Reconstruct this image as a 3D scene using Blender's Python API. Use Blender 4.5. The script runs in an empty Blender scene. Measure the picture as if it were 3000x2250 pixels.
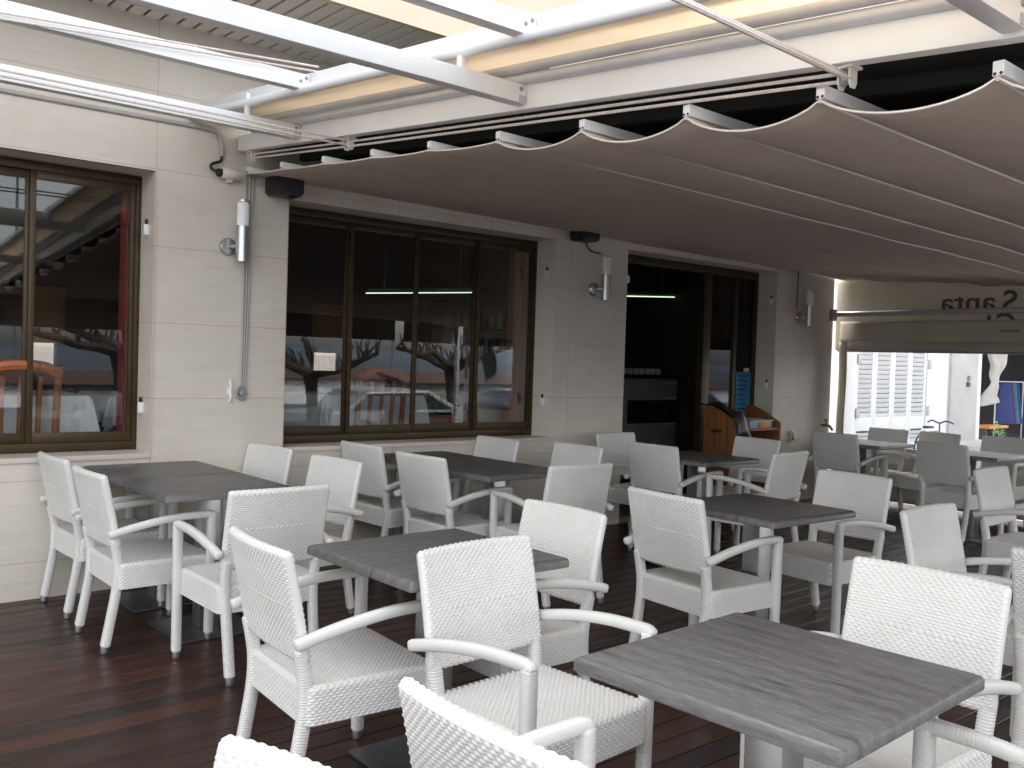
import bpy, bmesh, math, random
import numpy as np
from mathutils import Vector, Matrix
R = math.radians
random.seed(7)
scene = bpy.context.scene
C = scene.collection

# ------------------------------------------------------------------ camera
YAW, PIT, ROL, FOC = 0.7016, -0.0256, 0.0323, 0.9025
F = Vector((math.sin(YAW)*math.cos(PIT), math.cos(YAW)*math.cos(PIT), math.sin(PIT)))
RT = Vector((math.cos(YAW), -math.sin(YAW), 0))
UP = RT.cross(F)
R2 = RT*math.cos(ROL) + UP*math.sin(ROL)
U2 = -RT*math.sin(ROL) + UP*math.cos(ROL)
cam = bpy.data.cameras.new('camera'); camo = bpy.data.objects.new('camera', cam); C.objects.link(camo)
M = Matrix((( R2.x, U2.x, -F.x, 1.6513), (R2.y, U2.y, -F.y, -5.694), (R2.z, U2.z, -F.z, 1.4367), (0, 0, 0, 1)))
camo.matrix_world = M
cam.sensor_width = 36; cam.lens = 36*FOC; cam.clip_start = 0.05; cam.clip_end = 3000
scene.camera = camo

# ------------------------------------------------------------------ world, sun, exposure
SUN_EL, SUN_AZ = R(50), R(18)          # azimuth measured from +Y towards +X
world = bpy.data.worlds.new('World'); scene.world = world; world.use_nodes = True
wn = world.node_tree; wn.nodes.clear()
sky = wn.nodes.new('ShaderNodeTexSky'); sky.sky_type = 'NISHITA'; sky.sun_disc = False
sky.sun_elevation = SUN_EL; sky.sun_rotation = SUN_AZ; sky.dust_density = 2.5; sky.air_density = 1.0; sky.ozone_density = 1.0
hs = wn.nodes.new('ShaderNodeHueSaturation'); hs.inputs['Saturation'].default_value = 0.16
bg = wn.nodes.new('ShaderNodeBackground'); bg.inputs['Strength'].default_value = 0.15
wo = wn.nodes.new('ShaderNodeOutputWorld')
wn.links.new(sky.outputs[0], hs.inputs['Color']); wn.links.new(hs.outputs[0], bg.inputs['Color']); wn.links.new(bg.outputs[0], wo.inputs[0])
sl = bpy.data.lights.new('sun', 'SUN'); sl.energy = 1.75; sl.angle = R(14); sl.color = (1, 0.985, 0.965)
so = bpy.data.objects.new('sun', sl); C.objects.link(so)
sd = Vector((math.sin(SUN_AZ)*math.cos(SUN_EL), math.cos(SUN_AZ)*math.cos(SUN_EL), math.sin(SUN_EL)))
so.rotation_euler = sd.to_track_quat('Z', 'Y').to_euler(); so.location = (0, -6, 12)
vs = scene.view_settings
vs.view_transform = 'Standard'; vs.look = 'None'; vs.gamma = 1; vs.exposure = 2.35; vs.use_curve_mapping = False
scene.cycles.max_bounces = 10; scene.cycles.diffuse_bounces = 5; scene.cycles.transparent_max_bounces = 16
scene.cycles.use_denoising = True
scene.cycles.caustics_reflective = False; scene.cycles.caustics_refractive = False

# ------------------------------------------------------------------ materials
class NT:
    def __init__(s, name):
        s.m = bpy.data.materials.new(name); s.m.use_nodes = True
        s.t = s.m.node_tree; s.p = s.t.nodes['Principled BSDF']; s.out = s.t.nodes['Material Output']
    def n(s, kind, **kw):
        nd = s.t.nodes.new(kind)
        for k, v in kw.items():
            if k in ('operation', 'blend_type', 'data_type', 'feature', 'noise_dimensions', 'wave_type', 'bands_direction', 'distance', 'rings_direction'): setattr(nd, k, v)
            else: nd.inputs[k].default_value = v
        return nd
    def l(s, a, b): s.t.links.new(a, b)
    def coord(s, scale=(1, 1, 1), loc=(0, 0, 0), kind='Object'):
        tc = s.n('ShaderNodeTexCoord'); mp = s.n('ShaderNodeMapping')
        mp.inputs['Scale'].default_value = scale; mp.inputs['Location'].default_value = loc
        s.l(tc.outputs[kind], mp.inputs['Vector']); return mp.outputs[0]
    def noise(s, vec, scale, detail=4, rough=.55, dist=0):
        nd = s.n('ShaderNodeTexNoise', Scale=scale, Detail=detail, Roughness=rough, Distortion=dist); s.l(vec, nd.inputs['Vector']); return nd.outputs['Fac']
    def ramp(s, fac, stops):
        r = s.n('ShaderNodeValToRGB'); e = r.color_ramp.elements
        while len(e) < len(stops): e.new(.5)
        for q, (p, c) in zip(e, stops):
            q.position = p; q.color = (*c, 1) if len(c) == 3 else c
        s.l(fac, r.inputs[0]); return r.outputs[0]
    def mix(s, a, b, fac, mode='MIX'):
        nd = s.n('ShaderNodeMix', data_type='RGBA', blend_type=mode)
        for sock, v in ((nd.inputs[0], fac), (nd.inputs[6], a), (nd.inputs[7], b)):
            if hasattr(v, 'is_output'): s.l(v, sock)
            elif isinstance(v, (int, float)): sock.default_value = v
            else: sock.default_value = (*v, 1)
        return nd.outputs[2]
    def math(s, op, a, b=0, c=0):
        nd = s.n('ShaderNodeMath', operation=op)
        for i, v in enumerate((a, b, c)):
            if hasattr(v, 'is_output'): s.l(v, nd.inputs[i])
            else: nd.inputs[i].default_value = v
        return nd.outputs[0]
    def bump(s, h, strength=.3, dist=.01):
        b = s.n('ShaderNodeBump', Strength=strength, Distance=dist); s.l(h, b.inputs['Height']); s.l(b.outputs[0], s.p.inputs['Normal'])
    def base(s, c):
        if hasattr(c, 'is_output'): s.l(c, s.p.inputs['Base Color'])
        else: s.p.inputs['Base Color'].default_value = (*c, 1)
        return s
    def rough(s, r):
        if hasattr(r, 'is_output'): s.l(r, s.p.inputs['Roughness'])
        else: s.p.inputs['Roughness'].default_value = r
        return s

def simple(name, col, rough=.5, metal=0, var=.08, scale=6, bump=0):
    k = NT(name); v = k.coord()
    f = k.noise(v, scale, 5)
    c0 = tuple(max(0, x*(1-var)) for x in col); c1 = tuple(min(1, x*(1+var)) for x in col)
    k.base(k.ramp(f, [(.3, c0), (.7, c1)])); k.rough(rough); k.p.inputs['Metallic'].default_value = metal
    if bump: k.bump(k.noise(v, scale*12, 4), bump, .004)
    return k.m

def fabric(name, col, trans=.25, rough=.9, seam=None):
    k = NT(name); v = k.coord()
    f = k.noise(v, 2.5, 4); g = k.noise(k.coord((1, 6, 1)), 4, 3)
    c = k.mix(k.ramp(f, [(.3, tuple(x*.93 for x in col)), (.7, tuple(min(1, x*1.05) for x in col))]), tuple(x*.86 for x in col), k.math('MULTIPLY', g, .3))
    k.base(c); k.rough(rough); k.p.inputs['Specular IOR Level'].default_value = .15
    tr = k.n('ShaderNodeBsdfTranslucent'); k.l(c, tr.inputs['Color'])
    mx = k.n('ShaderNodeMixShader'); mx.inputs[0].default_value = trans
    k.l(k.p.outputs[0], mx.inputs[1]); k.l(tr.outputs[0], mx.inputs[2]); k.l(mx.outputs[0], k.out.inputs['Surface'])
    k.bump(k.noise(v, 400, 2), .08, .001)
    return k.m

def glass(name, tint=(.82, .85, .84), ior=1.55, haze=0):
    k = NT(name); k.t.nodes.remove(k.p)
    fr = k.n('ShaderNodeFresnel', IOR=ior); tr = k.n('ShaderNodeBsdfTransparent'); tr.inputs[0].default_value = (*tint, 1)
    gl = k.n('ShaderNodeBsdfGlossy', Roughness=0.012)
    nz = k.n('ShaderNodeBump', Strength=.004, Distance=.01); k.l(k.noise(k.coord(), 1.6, 2), nz.inputs['Height'])
    k.l(nz.outputs[0], gl.inputs['Normal'])
    mx = k.n('ShaderNodeMixShader'); k.l(fr.outputs[0], mx.inputs[0]); k.l(tr.outputs[0], mx.inputs[1]); k.l(gl.outputs[0], mx.inputs[2])
    o = mx.outputs[0]
    if haze:
        df = k.n('ShaderNodeBsdfDiffuse'); df.inputs[0].default_value = (.8, .8, .8, 1)
        m2 = k.n('ShaderNodeMixShader'); m2.inputs[0].default_value = haze; k.l(o, m2.inputs[1]); k.l(df.outputs[0], m2.inputs[2]); o = m2.outputs[0]
    k.l(o, k.out.inputs['Surface']); return k.m

def stone_mat(name, col, rows=True):
    k = NT(name)
    tc = k.n('ShaderNodeTexCoord'); sp = k.n('ShaderNodeSeparateXYZ'); k.l(tc.outputs['Object'], sp.inputs[0])
    cb = k.n('ShaderNodeCombineXYZ'); k.l(k.math('ADD', sp.outputs[0], .75), cb.inputs[0]); k.l(k.math('SUBTRACT', sp.outputs[2], .209-.4625), cb.inputs[1])
    streak = k.noise(k.coord((1.2, 1.2, 22)), 2.2, 6, .62, .25)
    blot = k.noise(k.coord(), 1.3, 5, .6); speck = k.noise(k.coord((1, 1, 2.2)), 26, 3, .6)
    c = k.ramp(streak, [(.25, tuple(x*.91 for x in col)), (.5, col), (.78, tuple(min(1, x*1.06) for x in col))])
    c = k.mix(c, tuple(x*y for x, y in zip(col, (.86, .8, .74))), k.ramp(blot, [(.48, (0, 0, 0)), (.75, (.6, .6, .6))]))
    c = k.mix(c, tuple(x*.6 for x in col), k.ramp(speck, [(.66, (0, 0, 0)), (.76, (.4, .4, .4))]))
    if rows:
        br = k.n('ShaderNodeTexBrick', Scale=1.0); br.offset = 0.0; br.offset_frequency = 2
        for nm, v in (('Mortar Size', .0035), ('Mortar Smooth', .3), ('Brick Width', .87), ('Row Height', .4625), ('Bias', 0)): br.inputs[nm].default_value = v
        br.inputs['Color1'].default_value = (1, 1, 1, 1); br.inputs['Color2'].default_value = (.96, .95, .94, 1); br.inputs['Mortar'].default_value = (.78, .73, .67, 1)
        k.l(cb.outputs[0], br.inputs['Vector'])
        c = k.mix(c, br.outputs['Color'], 1.0, 'MULTIPLY')
    k.base(c); k.rough(.62); k.p.inputs['Specular IOR Level'].default_value = .35
    k.bump(k.noise(k.coord((1, 1, 6)), 40, 4), .12, .003)
    return k.m

def wood_grain(name, dark, mid, light, axis_scale, rough=.5, fig=1.0):
    k = NT(name)
    oi = k.n('ShaderNodeObjectInfo'); tc = k.n('ShaderNodeTexCoord')
    ad = k.n('ShaderNodeVectorMath', operation='MULTIPLY_ADD'); k.l(oi.outputs['Random'], ad.inputs[0]); ad.inputs[1].default_value = (37, 19, 11); k.l(tc.outputs['Object'], ad.inputs[2])
    mp = k.n('ShaderNodeMapping'); mp.inputs['Scale'].default_value = axis_scale; k.l(ad.outputs[0], mp.inputs[0]); v = mp.outputs[0]
    fine = k.noise(v, 24, 8, .70, .4)
    wv = k.n('ShaderNodeTexWave', wave_type='BANDS', bands_direction='Y', Scale=3.2, Distortion=7.5*fig, Detail=3.0)
    wv.inputs['Detail Scale'].default_value = 1.1; k.l(v, wv.inputs['Vector'])
    big = k.noise(v, 3.0, 4, .6, .6)
    c = k.ramp(fine, [(.28, dark), (.5, mid), (.74, light)])
    c = k.mix(c, dark, k.math('MULTIPLY', k.ramp(wv.outputs['Fac'], [(.0, (1, 1, 1)), (.3, (.2, .2, .2)), (.6, (0, 0, 0))]), .22))
    c = k.mix(c, dark, k.math('MULTIPLY', k.ramp(big, [(.5, (0, 0, 0)), (.72, (1, 1, 1))]), .45))
    r2 = k.n('ShaderNodeTexWave', wave_type='RINGS', rings_direction='X', Scale=1.15, Distortion=4.5*fig, Detail=2.5)
    r2.inputs['Detail Scale'].default_value = .8; k.l(v, r2.inputs['Vector'])
    c = k.mix(c, light, k.math('MULTIPLY', k.ramp(r2.outputs['Fac'], [(.55, (0, 0, 0)), (.95, (1, 1, 1))]), .16))
    c = k.mix(c, dark, k.math('MULTIPLY', k.ramp(r2.outputs['Fac'], [(.02, (1, 1, 1)), (.2, (0, 0, 0))]), .26))
    kn = k.n('ShaderNodeTexVoronoi', Scale=2.0, Randomness=1.0); kn.voronoi_dimensions = '2D'; k.l(v, kn.inputs['Vector'])
    c = k.mix(c, tuple(x*.45 for x in dark), k.math('MULTIPLY', k.ramp(kn.outputs['Distance'], [(.04, (1, 1, 1)), (.13, (0, 0, 0))]), .5))
    k.base(c); k.rough(k.ramp(fine, [(.3, (rough*1.15,)*3), (.7, (rough*.85,)*3)]))
    k.bump(fine, .18, .002)
    return k.m

def deck_mat():
    k = NT('deck_wood'); tc = k.n('ShaderNodeTexCoord'); sp = k.n('ShaderNodeSeparateXYZ'); k.l(tc.outputs['Object'], sp.inputs[0])
    row = k.math('FLOOR', k.math('DIVIDE', sp.outputs[1], BOARD))
    wn_ = k.n('ShaderNodeTexWhiteNoise', noise_dimensions='1D'); k.l(row, wn_.inputs['W'])
    piece = k.math('FLOOR', k.math('ADD', k.math('DIVIDE', sp.outputs[0], 2.4), k.math('MULTIPLY', wn_.outputs['Value'], 7.3)))
    w2 = k.n('ShaderNodeTexWhiteNoise', noise_dimensions='2D'); cb = k.n('ShaderNodeCombineXYZ'); k.l(row, cb.inputs[0]); k.l(piece, cb.inputs[1]); k.l(cb.outputs[0], w2.inputs['Vector'])
    off = k.n('ShaderNodeVectorMath', operation='MULTIPLY_ADD'); k.l(w2.outputs['Color'], off.inputs[0]); off.inputs[1].default_value = (9, 9, 9); k.l(tc.outputs['Object'], off.inputs[2])
    mp = k.n('ShaderNodeMapping'); mp.inputs['Scale'].default_value = (1.3, 22, 4); k.l(off.outputs[0], mp.inputs[0])
    g = k.noise(mp.outputs[0], 2.6, 7, .65, .3)
    tone = k.ramp(w2.outputs['Value'], [(0, (.026, .0125, .0100)), (.4, (.044, .0165, .0105)), (.8, (.078, .0275, .0150)), (1, (.021, .0120, .0110))])
    c = k.mix(tone, (.012, .007, .006), k.ramp(g, [(.42, (0, 0, 0)), (.72, (.75, .75, .75))]))
    dust = k.noise(k.coord(), 1.1, 5, .6)
    c = k.mix(c, (.06, .05, .046), k.ramp(dust, [(.5, (0, 0, 0)), (.8, (.25, .25, .25))]))
    k.base(c); k.rough(k.ramp(k.noise(k.coord((1, 5, 1)), 3, 4), [(.3, (.27,)*3), (.75, (.5,)*3)])); k.p.inputs['Specular IOR Level'].default_value = .38
    k.bump(g, .12, .003)
    return k.m
BOARD = .118

M_ = {}
def rattan():
    k = NT('white_resin_weave'); v = k.coord()
    c = k.mix((.735, .73, .71), (.67, .66, .63), k.ramp(k.noise(v, 5, 4), [(.4, (0, 0, 0)), (.75, (.7, .7, .7))]))
    c = k.mix(c, (.62, .6, .55), k.ramp(k.noise(v, 90, 2), [(.55, (0, 0, 0)), (.8, (.35, .35, .35))]))
    k.base(c); k.rough(.42); return k.m
M_['resin'] = rattan()
M_['table'] = wood_grain('grey_weathered_wood', (.074, .072, .070), (.138, .134, .132), (.210, .205, .202), (.8, 5.2, 5.2), .4)
M_['steel'] = simple('brushed_steel', (.52, .53, .54), .32, 1, .06, 30)
M_['base'] = simple('dark_steel_plate', (.16, .16, .17), .38, .8, .12, 9)
M_['rubber'] = simple('black_rubber', (.02, .02, .022), .7)
M_['cap'] = simple('aluminium_foot', (.42, .42, .43), .4, .9)
M_['stone'] = stone_mat('cream_stone_cladding', (.69, .645, .575))
M_['facade'] = simple('peach_render', (.82, .67, .51), .85, 0, .05, 1.4, .15)
M_['soffit'] = simple('painted_soffit_slats', (.88, .84, .76), .6, 0, .05, 3)
M_['groove'] = simple('soffit_groove', (.05, .045, .04), .9)
M_['white'] = simple('white_powder_coat', (.82, .83, .84), .32, 0, .025, 5)
M_['offwhite'] = simple('offwhite_plastic', (.72, .70, .66), .45, 0, .05, 9)
M_['greyalu'] = simple('grey_aluminium', (.46, .45, .47), .42, .15, .07, 6)
M_['palealu'] = simple('pale_grey_aluminium', (.62, .63, .66), .4, .1, .05, 6)
M_['canopy'] = fabric('taupe_canopy_fabric', (.60, .50, .435), .05)
M_['strip'] = fabric('cream_awning_fabric', (.90, .80, .66), .75)
M_['valance'] = fabric('cream_valance_fabric', (.60, .56, .48), .2)
M_['cream'] = fabric('cream_curtain_fabric', (.55, .51, .43), .08)
M_['print'] = simple('grey_print', (.10, .10, .10), .8)
M_['roof'] = simple('dark_roof_sheet', (.022, .026, .022), .85, 0, .2, 4)
M_['rope'] = simple('pale_cord', (.62, .56, .52), .8, 0, .15, 60)
M_['bronze'] = simple('bronze_aluminium', (.055, .035, .014), .38, .35, .15, 8)
M_['glass'] = glass('window_glass', (.95, .965, .96), 1.5)
M_['dimglass'] = glass('dimming_glass', (.50, .47, .44), 1.3)  # dark tint that dims the daylight in the back openings
M_['vinyl'] = glass('clear_vinyl', (.95, .96, .97), 1.25, .05)
M_['black'] = simple('black_plastic', (.012, .012, .013), .42, 0, .2, 20)
M_['frost'] = simple('frosted_glass', (.90, .92, .93), .35, 0, .03, 6)
M_['brass'] = simple('dull_brass', (.20, .14, .07), .45, .8)
M_['conduit'] = simple('grey_conduit', (.42, .40, .38), .55, 0, .08, 9)
M_['deck'] = deck_mat()
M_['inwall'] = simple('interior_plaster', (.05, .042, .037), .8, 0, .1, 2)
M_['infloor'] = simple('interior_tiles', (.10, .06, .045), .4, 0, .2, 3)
M_['cloth'] = fabric('white_tablecloth', (.88, .89, .92), .1)
M_['redwood'] = wood_grain('orange_wood', (.22, .06, .018), (.36, .11, .035), (.48, .17, .06), (4, 4, .6), .38)
M_['ply'] = wood_grain('lectern_wood', (.15, .055, .018), (.23, .088, .028), (.32, .13, .045), (4, 4, .6), .42)
M_['redcurtain'] = fabric('red_curtain', (.42, .06, .045), .12)
M_['orangecurtain'] = fabric('orange_curtain', (.50, .19, .07), .15)
M_['blind'] = fabric('wooden_blind', (.52, .31, .15), .2)
M_['stainless'] = simple('bar_front', (.48, .48, .49), .35, .2, .1, 3)
M_['barwood'] = simple('dark_bar_wood', (.04, .025, .02), .45, 0, .2, 8)
M_['poster'] = simple('blue_poster', (.02, .20, .42), .5, 0, .12, 8)
M_['ink'] = simple('poster_ink', (.01, .05, .12), .6)
M_['terracotta'] = simple('terracotta', (.30, .085, .045), .7, 0, .15, 10)
M_['leafdark'] = simple('dark_leaf', (.035, .085, .02), .6, 0, .45, 40)
M_['leaf'] = simple('fresh_leaf', (.13, .36, .07), .5, 0, .25, 30)
M_['whitewall'] = simple('white_limewash', (.80, .80, .82), .8, 0, .03, 1.5, .1)
M_['shutter'] = simple('white_shutter_paint', (.80, .82, .85), .45, 0, .03, 3)
M_['greystone'] = simple('pale_grey_stone', (.52, .51, .50), .7, 0, .1, 2.5, .1)
M_['brownpaint'] = simple('brown_paint', (.16, .085, .075), .6, 0, .15, 3)
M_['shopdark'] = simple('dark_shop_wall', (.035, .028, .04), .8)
M_['whitecloth'] = fabric('white_sheer_cloth', (.78, .76, .73), .3)
M_['denim'] = fabric('blue_garment', (.05, .07, .22), .05)
M_['teal'] = fabric('teal_garment', (.05, .22, .30), .05)
M_['violet'] = fabric('violet_garment', (.10, .06, .16), .05)
M_['orange'] = simple('orange_plastic', (.70, .26, .05), .5)
M_['bluebox'] = simple('pale_blue_plastic', (.36, .45, .55), .4)
M_['paper'] = simple('white_paper', (.72, .72, .7), .8)
M_['greymetal'] = simple('grey_box_paint', (.28, .30, .30), .5)
M_['ground'] = simple('quay_asphalt', (.22, .217, .213), .85, 0, .15, .9, .2)
M_['road'] = simple('dark_asphalt', (.085, .085, .087), .8, 0, .2, .6, .2)
M_['palebounce'] = simple('pale_bounce_surface', (.52, .51, .48), .8, 0, .08, 1.2, .15)  # kept pale to bounce sunlight up under the canopy
M_['paving'] = simple('pale_paving', (.42, .40, .38), .8, 0, .12, 1.3, .15)
M_['bark'] = simple('pollard_bark', (.055, .042, .035), .9, 0, .3, 9, .4)
M_['carwhite'] = simple('silver_car_paint', (.30, .32, .34), .3, .3)
M_['cardark'] = simple('dark_car_paint', (.03, .035, .05), .2, .2)
M_['carblue'] = simple('blue_car_paint', (.05, .08, .14), .25, .2)
M_['carglass'] = simple('car_glass', (.02, .025, .03), .06)
M_['hill'] = simple('distant_hill', (.10, .13, .17), .95, 0, .2, .02)
M_['sea'] = simple('harbour_water', (.03, .05, .075), .5, 0, .2, .05)
M_['house'] = simple('harbour_house', (.22, .2, .18), .8, 0, .1, .4)
M_['housered'] = simple('red_roof_tiles', (.10, .055, .045), .8, 0, .2, 1)
M_['mast'] = simple('grey_mast', (.20, .21, .23), .5, .4)
def tube_light():
    k = NT('fluorescent_tube'); k.base((.8, .9, .8)); k.p.inputs['Emission Color'].default_value = (.75, 1, .68, 1); k.p.inputs['Emission Strength'].default_value = .3; return k.m
M_['tube'] = tube_light()
def wrinkled_canopy():
    m = M_['canopy']; t = m.node_tree; k = NT.__new__(NT); k.m = m; k.t = t; k.p = t.nodes['Principled BSDF']; k.out = t.nodes['Material Output']
    w = k.noise(k.coord((.8, 2.6, 1)), 1.6, 5, .6, .9); fine = k.noise(k.coord(), 500, 2)
    h = k.math('ADD', k.math('MULTIPLY', w, 1.0), k.math('MULTIPLY', fine, .02)); k.bump(h, .5, .03)
wrinkled_canopy()

# ------------------------------------------------------------------ mesh helpers
class MB:
    def __init__(s): s.v = []; s.f = []
    def add(s, vs_, fs):
        o = len(s.v); s.v += [tuple(v) for v in vs_]; s.f += [tuple(i+o for i in f) for f in fs]; return s
    def box(s, x0, x1, y0, y1, z0, z1):
        return s.add([(x0,y0,z0),(x1,y0,z0),(x1,y1,z0),(x0,y1,z0),(x0,y0,z1),(x1,y0,z1),(x1,y1,z1),(x0,y1,z1)],
                     [(0,3,2,1),(4,5,6,7),(0,1,5,4),(1,2,6,5),(2,3,7,6),(3,0,4,7)])
    def obox(s, c, ax, ay, az):
        c = Vector(c); ax, ay, az = Vector(ax), Vector(ay), Vector(az)
        vs_ = [c+i*ax+j*ay+k*az for k in (-1, 1) for (i, j) in ((-1,-1),(1,-1),(1,1),(-1,1))]
        return s.add(vs_, [(0,3,2,1),(4,5,6,7),(0,1,5,4),(1,2,6,5),(2,3,7,6),(3,0,4,7)])
    def beam(s, a, b, w, h, up=(0, 0, 1)):
        a, b = Vector(a), Vector(b); d = (b-a); L = d.length; d.normalize(); sd_ = d.cross(Vector(up)).normalized(); u = sd_.cross(d)
        return s.obox((a+b)/2, d*L/2, sd_*w/2, u*h/2)
    def tube(s, path, r, n=10, caps=True, ell=None, ring=None):
        P = [Vector(p) for p in path]; N = len(P); prev = None; base = len(s.v); rr = r if hasattr(r, '__len__') else [r]*N
        ref = Vector((0, 0, 1))
        for i, p in enumerate(P):
            d = (P[min(i+1, N-1)]-P[max(i-1, 0)]).normalized()
            if prev is None:
                ref = Vector((0, 0, 1)) if abs(d.z) < .9 else Vector((1, 0, 0)); a = d.cross(ref).normalized()
            else: a = (prev-d*prev.dot(d)).normalized()
            prev = a; b = a.cross(d)
            for k in range(n):
                t = 2*math.pi*k/n; ca, sa = math.cos(t), math.sin(t)
                if ell:
                    e = ell; ca = math.copysign(abs(ca)**e, ca); sa = math.copysign(abs(sa)**e, sa)
                s.v.append(tuple(p+a*(ca*rr[i])+b*(sa*rr[i])))
        for i in range(N-1):
            for k in range(n):
                k2 = (k+1) % n
                s.f.append((base+i*n+k, base+(i+1)*n+k, base+(i+1)*n+k2, base+i*n+k2))
        if caps:
            s.f.append(tuple(base+k for k in range(n))); s.f.append(tuple(base+(N-1)*n+k for k in range(n-1, -1, -1)))
        return s
    def lathe(s, c, prof, n=20, axis='z'):
        c = Vector(c); base = len(s.v)
        for (r, h) in prof:
            for k in range(n):
                t = 2*math.pi*k/n; a, b = r*math.cos(t), r*math.sin(t)
                q = {'z': (a, b, h), 'y': (a, h, b), 'x': (h, a, b)}[axis]; s.v.append(tuple(c+Vector(q)))
        for i in range(len(prof)-1):
            for k in range(n):
                k2 = (k+1) % n; s.f.append((base+i*n+k, base+i*n+k2, base+(i+1)*n+k2, base+(i+1)*n+k))
        if prof[0][0] > 1e-6: s.f.append(tuple(base+k for k in range(n-1, -1, -1)))
        if prof[-1][0] > 1e-6: s.f.append(tuple(base+(len(prof)-1)*n+k for k in range(n)))
        return s
    def grid(s, P, cu=False, cv=False):
        nu, nv = len(P), len(P[0]); base = len(s.v)
        for row in P: s.v += [tuple(p) for p in row]
        for i in range(nu if cu else nu-1):
            for j in range(nv if cv else nv-1):
                i2, j2 = (i+1) % nu, (j+1) % nv
                s.f.append((base+i*nv+j, base+i2*nv+j, base+i2*nv+j2, base+i*nv+j2))
        return s
    def prism(s, pts, h, to3):
        n = len(pts); base = len(s.v)
        for z in (0, h): s.v += [tuple(to3(p[0], p[1], z)) for p in pts]
        s.f.append(tuple(base+k for k in range(n-1, -1, -1))); s.f.append(tuple(base+n+k for k in range(n)))
        for k in range(n):
            k2 = (k+1) % n; s.f.append((base+k, base+k2, base+n+k2, base+n+k))
        return s
    def build(s, name, mat, parent=None, smooth=False, bevel=0, loc=None, seg=2):
        me = bpy.data.meshes.new(name); me.from_pydata(s.v, [], s.f); me.materials.append(mat)
        bm = bmesh.new(); bm.from_mesh(me)
        if not smooth or bevel or len(s.f) < 60000:
            bmesh.ops.recalc_face_normals(bm, faces=bm.faces)
        if bevel:
            es = [e for e in bm.edges if len(e.link_faces) == 2 and e.calc_face_angle(0) > .5]
            bmesh.ops.bevel(bm, geom=es, offset=bevel, segments=seg, affect='EDGES', profile=.6, clamp_overlap=True)
        bm.to_mesh(me); bm.free()
        if smooth or bevel:
            for p in me.polygons: p.use_smooth = True
        o = bpy.data.objects.new(name, me); C.objects.link(o)
        if smooth or bevel:
            try: me.set_sharp_from_angle(angle=R(42))
            except Exception: pass
        if parent is not None: o.parent = parent
        if loc: o.location = loc
        return o

def tag(o, label=None, cat=None, group=None, kind=None):
    for k, v in (('label', label), ('category', cat), ('group', group), ('kind', kind)):
        if v: o[k] = v
    return o
def thing(name, label, cat, loc=(0, 0, 0), rz=0, group=None):
    o = bpy.data.objects.new(name, None); C.objects.link(o); o.location = loc; o.rotation_euler = (0, 0, rz); o.empty_display_size = .1
    return tag(o, label, cat, group)
def struct(o): return tag(o, kind='structure')
def dup(o, parent=None):
    c = o.copy(); C.objects.link(c); c.parent = parent
    for ch in list(o.children): dup(ch, c)
    return c
def spline(pts, n):
    P = [Vector(p) for p in pts]; P = [P[0]*2-P[1]]+P+[P[-1]*2-P[-2]]; out = []
    for i in range(1, len(P)-2):
        for k in range(n):
            t = k/n; a, b, c, d = P[i-1:i+3]
            out.append(.5*((2*b)+(-a+c)*t+(2*a-5*b+4*c-d)*t*t+(-a+3*b-3*c+d)*t**3))
    out.append(P[-2]); return out

# ------------------------------------------------------------------ setting: ground, deck, sea, paving
struct(MB().add([(-1500,-1500,-.75),(1500,-1500,-.75),(1500,1500,-.75),(-1500,1500,-.75)], [(0,1,2,3)]).build('ground', M_['ground']))
struct(MB().box(-80, 80, -33.5, -10.2, -.80, -.742).build('road', M_['road']))
struct(MB().box(-40, 40, -10.1, -7.4, -.80, -.70).build('bounce_strip', M_['palebounce']))  # unseen pale strip added to bounce light onto the terrace
struct(MB().add([(-1500,-1500,-.742),(1500,-1500,-.742),(1500,-34,-.742),(-1500,-34,-.742)], [(0,1,2,3)]).build('sea', M_['sea']))
struct(MB().box(11.62, 60, -7.2, 2.7, -.745, -.05).build('pavement', M_['paving']))
mb = MB(); y = 0.0
while y > -7.3:
    y0 = y-BOARD
    mb.box(-3.0, 11.5, y0+.003, y-.003, -.028, 0); y = y0
struct(mb.build('deck', M_['deck'], bevel=.0022, seg=1))
struct(MB().box(-3.0, 11.5, -7.32, 0, -.74, -.032).build('deck_base', M_['roof']))

# ------------------------------------------------------------------ restaurant building
bld = thing('restaurant_building', 'restaurant front clad in cream stone tiles with dark framed windows', 'building')
REV = .30
XL0, XL1 = 1.17, 3.595; XW0, XW1 = 4.474, 6.899; XD0, XD1 = 7.776, 10.091; XE = 11.205
SILL = .803; ZL, ZW, ZD = 2.507, 2.458, 2.464; ZT = 3.42
mb = MB()
for (a, b) in ((-3.0, XL0), (XL1, XW0), (XW1, XD0), (XD1, XE)): mb.box(a, b, 0, REV, -.7, ZT)
for (a, b, z0, z1) in ((XL0, XL1, -.7, SILL-.03), (XW0, XW1, -.7, SILL-.03), (XD0, XD1, -.7, -.02), (XL0, XL1, ZL, ZT), (XW0, XW1, ZW, ZT), (XD0, XD1, ZD, ZT)): mb.box(a, b, 0, REV, z0, z1)
mb.build('wall', M_['stone'], bld)
for (a, b) in ((XL0, XL1), (XW0, XW1)): MB().box(a-.0, b+.0, -.012, REV, SILL-.03, SILL).build('sill', M_['stone'], bld, bevel=.003)
mb = MB().box(XL0-.01, XL1+.012, -.008, .02, ZL, ZL+.012); mb.build('lintel_trim', M_['stone'], bld)
mb = MB().box(XL1-.001, XL1+.012, -.006, .02, SILL, ZL); mb.build('jamb_trim', M_['stone'], bld)
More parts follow.
